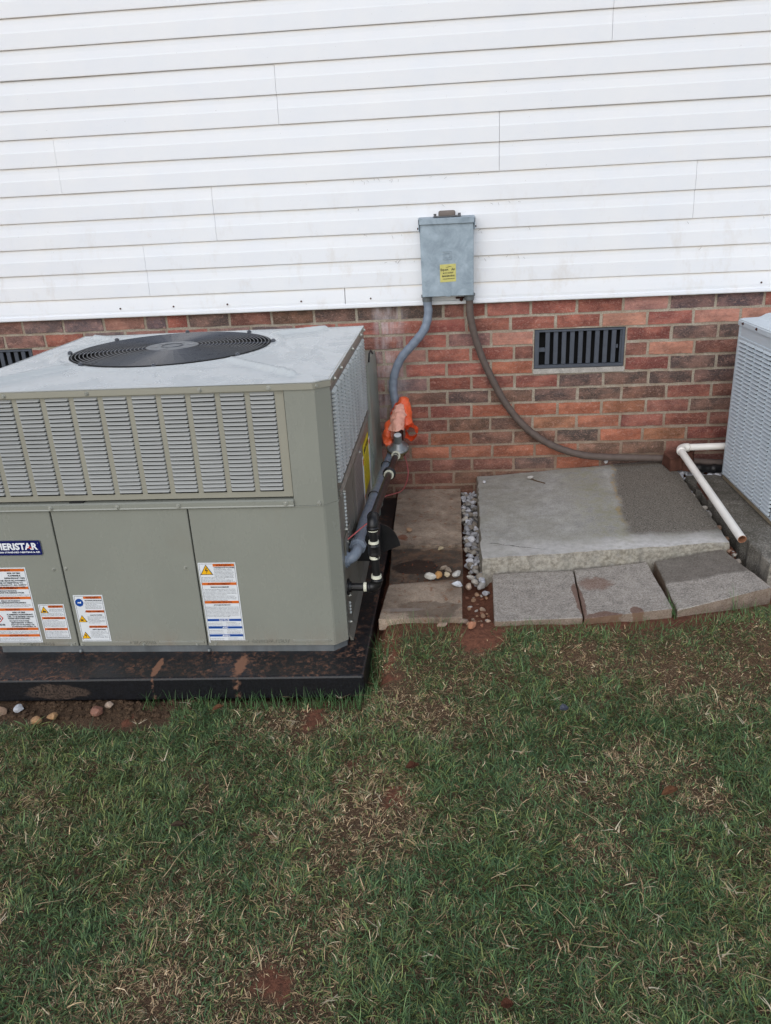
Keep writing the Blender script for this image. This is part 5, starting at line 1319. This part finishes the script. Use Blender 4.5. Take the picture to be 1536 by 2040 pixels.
# lid with a raised centre
q = bmesh.new(); lid = [(QX-.006, QX1+.006, QY0-.006, QY1+.006, QZ1-.026), (QX-.006, QX1+.006, QY0-.006, QY1+.006, QZ1-.004), (QX+.002, QX1-.002, QY0+.002, QY1-.002, QZ1+.002), (QX+.055, QX1-.055, QY0+.055, QY1-.055, QZ1+.012), (QX+.075, QX1-.075, QY0+.075, QY1-.075, QZ1+.030), (QX+.10, QX1-.10, QY0+.10, QY1-.10, QZ1+.033)]
prev = None
for (a, c, e, f, z_) in lid:
    r_ = [q.verts.new(t) for t in ((a, e, z_), (c, e, z_), (c, f, z_), (a, f, z_))]
    if prev:
        for i in range(4): q.faces.new((prev[i], prev[(i+1)%4], r_[(i+1)%4], r_[i]))
    prev = r_
q.faces.new(prev); bmesh.ops.bevel(q, geom=[e for e in q.edges if len(e.link_faces) == 2], offset=.0035, segments=2, affect='EDGES'); put('lid', q, MT['ac2'], hp, smooth=False)
for (x, y, n_) in ((QX-.006, -.27, (-1, 0, 0)), (QX-.006, -.42, (-1, 0, 0)), (QX-.006, -.62, (-1, 0, 0))):
    screw(x, y, QZ1-.014, n_, hp, .0045, 'rust')
qy0, qy1, qz0, qz1 = QY0+.028, QY1-.026, .132, .735
def lpanel(side):
    b = bmesh.new(); t = .002
    if side == 'left':
        mk = lambda a, c, z_a, z_b: box(b, QX, QX+t, a, c, z_a, z_b); lo, hi, l0, l1 = QY0+.014, QY1-.012, qy0, qy1
    else:
        mk = lambda a, c, z_a, z_b: box(b, a, c, QY0, QY0+t, z_a, z_b); lo, hi, l0, l1 = QX+.014, QX1-.014, QX+.028, QX1-.028
    mk(lo, hi, QZ0+.0225, qz0); mk(lo, hi, qz1, QZ1-.027); mk(lo, l0, qz0, qz1); mk(l1, hi, qz0, qz1)
    n_ = 6; p_ = (l1-l0)/n_
    for i in range(1, n_): mk(l0+p_*i-.005, l0+p_*i+.005, qz0, qz1)
    return b, l0, p_, n_
b, l0, p_, n_ = lpanel('left'); lo_ = put('louver_panel', b, MT['ac2'], hp, label='left louvered side panel')
nr2 = 36; rp2 = (qz1-qz0)/nr2
L2 = louver_mesh('louver', p_-.008, rp2*.70, .0085, MT['ac2'])
for i in range(n_):
    for j in range(nr2): inst('louver', L2, (QX-.0003, l0+p_*(i+.5), qz1-j*rp2), lo_, (random.gauss(0, .03), 0, R(-90)))
b, l0, p_, n_ = lpanel('front'); fo2 = put('louver_panel', b, MT['ac2'], hp)
L3 = louver_mesh('louver', p_-.0105, rp2*.70, .0075, MT['ac2']); lb = bmesh.new()
for i in range(n_):
    for j in range(nr2):
        k0 = len(lb.verts); lb.from_mesh(L3); lb.verts.ensure_lookup_table()
        for v in lb.verts[k0:]: v.co += Vector((l0+p_*(i+.5), QY0-.0003, qz1-j*rp2))
put('front_louvers', lb, MT['ac2'], fo2, kind='stuff', keepn=True)
put('grille_border', B(QX-.003, QX+.0, QY0+.02, QY1-.018, qz1+.003, qz1+.009), MT['ac2'], lo_)
for (x, y) in ((QX, QY0), (QX, QY1), (QX1, QY0), (QX1, QY1)):
    sx_ = .018 if x == QX else -.018; sy_ = .018 if y == QY0 else -.018; b = bmesh.new()
    box(b, min(x-.001, x+sx_), max(x-.001, x+sx_), min(y, y+sy_*.15), max(y, y+sy_*.15), QZ0+.0225, QZ1-.027)
    box(b, min(x-.002, x+sx_*.2), max(x-.002, x+sx_*.2), min(y+sy_*.16, y+sy_), max(y+sy_*.16, y+sy_), QZ0+.0225, QZ1-.027)
    put('corner_post', b, MT['ac2'], hp)
put('back_panel', B(QX+.02, QX1-.02, QY1-.004, QY1, QZ0+.023, QZ1-.027), MT['ac2'], hp)
put('right_panel', B(QX1-.004, QX1, QY0+.02, QY1-.02, QZ0+.023, QZ1-.027), MT['ac2'], hp)

# ------------------------------------------------------------------ leaves, twigs, scraps
def leaf(x, y, L, Wd, rot, mat, lab, z=None, tilt=.3, cat='leaf'):
    bm = bmesh.new(); n = 8; rows = []
    for i in range(n+1):
        t = i/n; w_ = Wd*math.sin(math.pi*min(1, t*1.02))**.8*(1-.3*t); h = .10*L*math.sin(t*math.pi)
        rows.append([bm.verts.new((L*(t-.5), s_*w_, h+abs(s_)*w_*.5+.003*noise.noise(Vector((t*5, s_, x*9))))) for s_ in (-1, 0, 1)])
    for i in range(n):
        for j in range(2): bm.faces.new((rows[i][j], rows[i+1][j], rows[i+1][j+1], rows[i][j+1]))
    r_ = bmesh.ops.solidify(bm, geom=bm.faces[:], thickness=.0006)
    bmesh.ops.rotate(bm, verts=bm.verts, matrix=Matrix.Rotation(rot, 3, 'Z') @ Matrix.Rotation(tilt, 3, 'X'))
    zz = (gz(x, y)+.022) if z is None else z
    bmesh.ops.translate(bm, verts=bm.verts, vec=(x, y, zz)); put('dead_leaf' if cat == 'leaf' else 'plastic_scrap', bm, mat, None, base=(x, y, zz), label=lab, cat=cat)
leaf(.258, -1.946, .040, .012, .3, MT['leafred'], 'small rusty brown dead leaf on the middle of the lawn')
leaf(.922, -2.020, .058, .012, .5, MT['leaf'], 'curled tan dead leaf on the right half of the lawn')
leaf(.463, -2.600, .026, .011, .2, MT['leafred'], 'red brown round leaf near the bottom of the lawn')
leaf(-.335, -2.145, .040, .009, .1, MT['twig'], 'flat grey brown leaf left of the middle of the lawn')
leaf(.70, -1.70, .030, .014, .4, MT['bluebag'], 'small grey blue plastic scrap in the grass below the pavers', cat='scrap')
leaf(-.93, -1.98, .050, .010, 1.2, MT['leaf'], 'tan dead leaf standing in the grass at the left')
leaf(-.36, -1.665, .040, .010, .6, MT['leaf'], 'small tan leaf at the pad end of the lawn')
q = bmesh.new(); tube(q, [(.765, -.118, .084), (.79, -.150, .083), (.822, -.185, .084)], .0035, 6)
put('twig', q, MT['twig'], None, base=(.79, -.15, .08), label='short dark twig on the big slab near the wall', cat='twig')
inst('rock', RK[3], (.762, -.112, .090), None, (0, 0, .4), (.034, .022, .018), lin(190, 186, 180), label='pale pebble at the end of the twig on the big slab', cat='rock')

# ------------------------------------------------------------------ grass
rs_ = np.random.RandomState(5)
lush = [(.32,-1.98,.22),(.42,-2.15,.25),(-.85,-1.80,.25),(-.55,-2.05,.22),(.62,-1.62,.18),(1.0,-1.75,.2),(.62,-2.35,.28),(.95,-2.3,.25),(-.25,-2.35,.25),(-.45,-1.75,.2),(.30,-2.5,.2),(1.2,-2.0,.22),(-.05,-1.95,.16),(.8,-2.6,.25),(-.4,-2.6,.15)]
bare = BARE
straw = [(1.05,-1.48,.14),(1.25,-1.55,.14),(.80,-1.50,.10),(-.13,-2.38,.13),(.06,-2.12,.14),(.18,-2.08,.14),(-.16,-2.55,.20),(-.30,-2.40,.12),(.9,-1.88,.1),(-.12,-1.72,.12),(.25,-1.62,.12),(-.78,-2.02,.08),(.35,-1.72,.08),(1.0,-2.02,.07),(.68,-2.18,.06),(-.05,-2.45,.14)]
def grass(n, area, zone):
    x = rs_.uniform(area[0], area[1], n); y = rs_.uniform(area[2], area[3], n)
    n1 = vnoise(x, y, 7, 11); n2 = vnoise(x, y, 22, 12); n3 = vnoise(x, y, 3, 13)
    fl = field(lush, x, y); fb = field(bare, x, y); fs = field(straw, x, y)
    dens = .62+.75*n1+.35*(n2-.5)+.45*fl-.95*fb-.25*fs
    front = np.where(x < .10, -1.655-.02*n2+.0*x, -1.318-.05*n1)                   # ragged upper border
    front = np.where((x > .40) & (x < .54), -1.39, front); front = np.where(x > 1.13, front+.10*np.clip((x-1.13)/.35, 0, 1.4), front)
    front = np.where((x < -.50), -1.70-.04*n1+.03*(n3-.5), front); front = np.where((x > -.5) & (x < .09), -1.615-.01*n2, front)
    fade = sstep(front-y, -.005, .045)
    dens *= fade
    keep = rs_.rand(n) < np.clip(dens, 0, 1); x = x[keep]; y = y[keep]; n = len(x)
    fl, fb, fs, n1, n2, n3 = [q_[keep] for q_ in (fl, fb, fs, n1, n2, n3)]
    # tuft clustering: pull blades toward tuft centres
    cxn = (np.floor(x*48)+.5+.8*(vnoise(np.floor(x*48), np.floor(y*48), .93, 21)-.5))/48; cyn = (np.floor(y*48)+.5+.8*(vnoise(np.floor(x*48), np.floor(y*48), .91, 22)-.5))/48
    k = .45*rs_.rand(n); x = x*(1-k)+cxn*k; y = y*(1-k)+cyn*k
    z = ground_z(x, y)-.003
    isst = rs_.rand(n) < np.clip(.30+.45*fs+.3*fb+.45*(.5-n1)+.35*(.5-n2)-.16*fl, .08, .85)
    L = rs_.gamma(5, 1/5, n)*np.where(isst, .018, .0175)*(1+.35*fl-.25*fs)*(.7+.6*n2)
    az = rs_.uniform(0, 2*np.pi, n)+0.0
    # neighbouring blades lean together
    az = np.where(rs_.rand(n) < .45, 6.28*vnoise(x, y, 16, 31)*1.6+rs_.normal(0, .5, n), az)
    lean0 = np.where(isst, rs_.uniform(.7, 1.45, n), rs_.uniform(.25, 1.3, n)); bend = rs_.uniform(.1, 1.0, n)*np.where(isst, .8, 1)
    wd = rs_.uniform(.0005, .0012, n)*np.where(rs_.rand(n) < .15, 1.6, 1.)*np.where(isst, .9, 1.)
    pts = []; px, py, pz = x.copy(), y.copy(), z.copy(); th = lean0.copy(); seg = 3
    dirx, diry = np.cos(az), np.sin(az); wx, wy = -diry, dirx
    tw = rs_.uniform(-.6, .6, n); wz = np.sin(tw)*.7
    curl = rs_.normal(0, .45, n)
    V = []
    for s_ in range(seg+1):
        wv = wd*(1-.12*s_) if s_ < seg else wd*.12
        V.append(np.stack([px-wx*wv, py-wy*wv, pz-wz*wv], -1)); V.append(np.stack([px+wx*wv, py+wy*wv, pz+wz*wv], -1))
        l = L/seg; px = px+dirx*np.sin(th)*l; py = py+diry*np.sin(th)*l; pz = np.maximum(pz+np.cos(th)*l, z+.002); th = np.minimum(th+bend*.55, 1.9)
        az = az+curl; dirx, diry = np.cos(az), np.sin(az)
    V = np.stack(V, 1)                 # n, 8, 3
    base = (np.arange(n)*8)[:, None]
    F = np.concatenate([base+np.array([[0, 1, 3, 2]])+2*s_ for s_ in range(seg)], 0)
    # colours
    def C(*c): return np.array(lin(*c)[:3])
    r1 = rs_.rand(n)[:, None]; g_dark, g_mid, g_blue, g_yel = C(42,58,34), C(104,124,76), C(70,108,70), C(140,144,80)
    t1, t2, t3 = C(190,164,126), C(134,108,80), C(214,194,160)
    mixv = np.clip(.55*n3+.45*n1+rs_.normal(0, .15, n), 0, 1)[:, None]
    col = g_dark*(1-r1)+g_mid*r1; col = col*(1-.5*mixv)+g_blue*.5*mixv
    yel = (rs_.rand(n) < .10+.35*vnoise(x, y, 4, 41)**2)[:, None]; col = np.where(yel, col*.45+g_yel*.55, col)
    st = t1*(1-r1)+t2*r1; st = np.where(rs_.rand(n)[:, None] < .12, t3, st)
    col = np.where(isst[:, None], st, col)*(rs_.uniform(.45, 1.75, n)**1.15)[:, None]
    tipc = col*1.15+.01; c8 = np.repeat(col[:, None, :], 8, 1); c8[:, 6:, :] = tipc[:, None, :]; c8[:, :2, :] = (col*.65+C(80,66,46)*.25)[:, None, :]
    c8 = np.concatenate([c8, np.ones((n, 8, 1))], -1)
    return V.reshape(-1, 3), F, c8.reshape(-1, 4)
V1, F1, K1 = grass(820000, (-1.75, 2.35, -3.05, -1.27), 0)
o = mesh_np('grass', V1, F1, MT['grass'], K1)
tag(o, 'patchy short green lawn with straw coloured thatch and bare clay spots', 'grass', kind='stuff')
# individual long stems and dry sprigs: part of the ground cover
def stems():
    V, F, K = [], [], []; rs = random.Random(77); cnt = 0
    def blade(p, az, L, lean, bend, w_, c):
        nonlocal cnt
        th = lean; seg = 5; pts = []; p = Vector(p)
        for s_ in range(seg+1):
            wv = w_*(1-.15*s_) if s_ < seg else w_*.1; d = Vector((-math.sin(az), math.cos(az), 0))*wv
            V.append(p-d); V.append(p+d); K.append(c); K.append(c)
            p = p+Vector((math.cos(az)*math.sin(th), math.sin(az)*math.sin(th), math.cos(th)))*L/seg; th += bend/seg; az += rs.uniform(-.2, .2)
        for s_ in range(seg): F.append((cnt+2*s_, cnt+2*s_+1, cnt+2*s_+3, cnt+2*s_+2))
        cnt += 2*(seg+1)
    gcs = [lin(70,104,58), lin(92,122,74), lin(80,116,70)]
    # longer green blades against the pad edge, by the pavers and along the slab joints
    for _ in range(520):
        x = rs.choice([rs.uniform(-.62, .10), rs.uniform(.08, .14), rs.uniform(-.45, .1)]); y = -1.615-rs.uniform(0, .035) if x < .085 else rs.uniform(-1.62, -1.36)
        blade((x, y, gz(x, y)), rs.uniform(0, 6.28), rs.uniform(.03, .075), rs.uniform(0, .7), rs.uniform(0, 1), .0010, rs.choice(gcs))
    for _ in range(260):
        x = rs.uniform(.10, .40); y = rs.uniform(-1.46, -1.31); blade((x, y, gz(x, y)), rs.uniform(0, 6.28), rs.uniform(.03, .08), rs.uniform(.1, .9), rs.uniform(0, 1), .0009, rs.choice(gcs+[lin(140,120,84)]))
    for _ in range(900):
        x = rs.uniform(.50, 1.62); yf = -1.335 if x < 1.12 else -1.335+.26*min(x-1.12, .36)
        if x < .56 and rs.random() < .7: continue
        y = yf-rs.uniform(-.012, .07); blade((x, y, gz(x, y)), rs.uniform(0, 6.28), rs.uniform(.015, .05), rs.uniform(.1, 1.2), rs.uniform(0, 1), .0010, rs.choice(gcs+[lin(104,128,80)]))
    for _ in range(26): blade((1.126+rs.uniform(-.006, .006), rs.uniform(-1.30, -1.24), gz(1.12, -1.3)), rs.uniform(0, 6.28), rs.uniform(.03, .09), rs.uniform(0, .6), .8, .0010, rs.choice(gcs))
    for _ in range(7): blade((1.33+rs.uniform(-.01, .01), -1.245, gz(1.33, -1.245)), rs.uniform(0, 6.28), rs.uniform(.06, .11), rs.uniform(0, .5), .5, .0010, gcs[1])
    # pale dry sprigs
    for (x, y) in [(.13,-2.28),(-.46,-1.90),(.62,-1.93),(1.10,-1.72),(.52,-2.10),(.76,-2.15),(-.60,-1.72),(.98,-2.32),(.80,-2.38),(-.66,-2.43),(.17,-2.7),(.71,-2.62),(.47,-2.47),(1.03,-2.14),(-.28,-2.16),(.40,-1.82),(-.15,-1.80),(.74,-2.55),(-1.0,-2.1),(.9,-2.48),(.25,-1.72),(.02,-1.60),(1.25,-2.2),(-.86,-2.3)]+[(rs.uniform(-.9, 1.3), rs.uniform(-2.6, -1.5)) for _ in range(26)]:
        for _ in range(rs.randint(3, 7)):
            blade((x+rs.uniform(-.006, .006), y+rs.uniform(-.006, .006), gz(x, y)+.014), rs.uniform(0, 6.28), rs.uniform(.015, .04), rs.uniform(.9, 1.5), rs.uniform(-.3, .5), rs.uniform(.0008, .0020), rs.choice([lin(188,170,138), lin(168,142,110), lin(206,192,164)]))
    for (x, y) in [(.62,-2.42),(.70,-2.50),(.95,-2.40),(-.35,-2.2),(.3,-2.2),(.45,-2.3),(1.1,-1.95)]+[(rs.uniform(-.9, 1.3), rs.uniform(-2.6, -1.45)) for _ in range(70)]:
        blade((x, y, gz(x, y)+.016), rs.uniform(0, 6.28), rs.uniform(.05, .11), rs.uniform(1.2, 1.55), rs.uniform(-.1, .3), .0011, rs.choice([lin(190,166,128), lin(150,124,92)]))
    return np.array([tuple(v) for v in V]), np.array(F), np.array(K)
V2, F2, K2 = stems()
o = mesh_np('dry_stems', V2, F2, MT['grass'], K2)
tag(o, 'long green blades and pale dry stems sticking out of the lawn', 'grass', kind='stuff')
for o in bpy.data.objects:
    if '_base' in o: del o['_base']
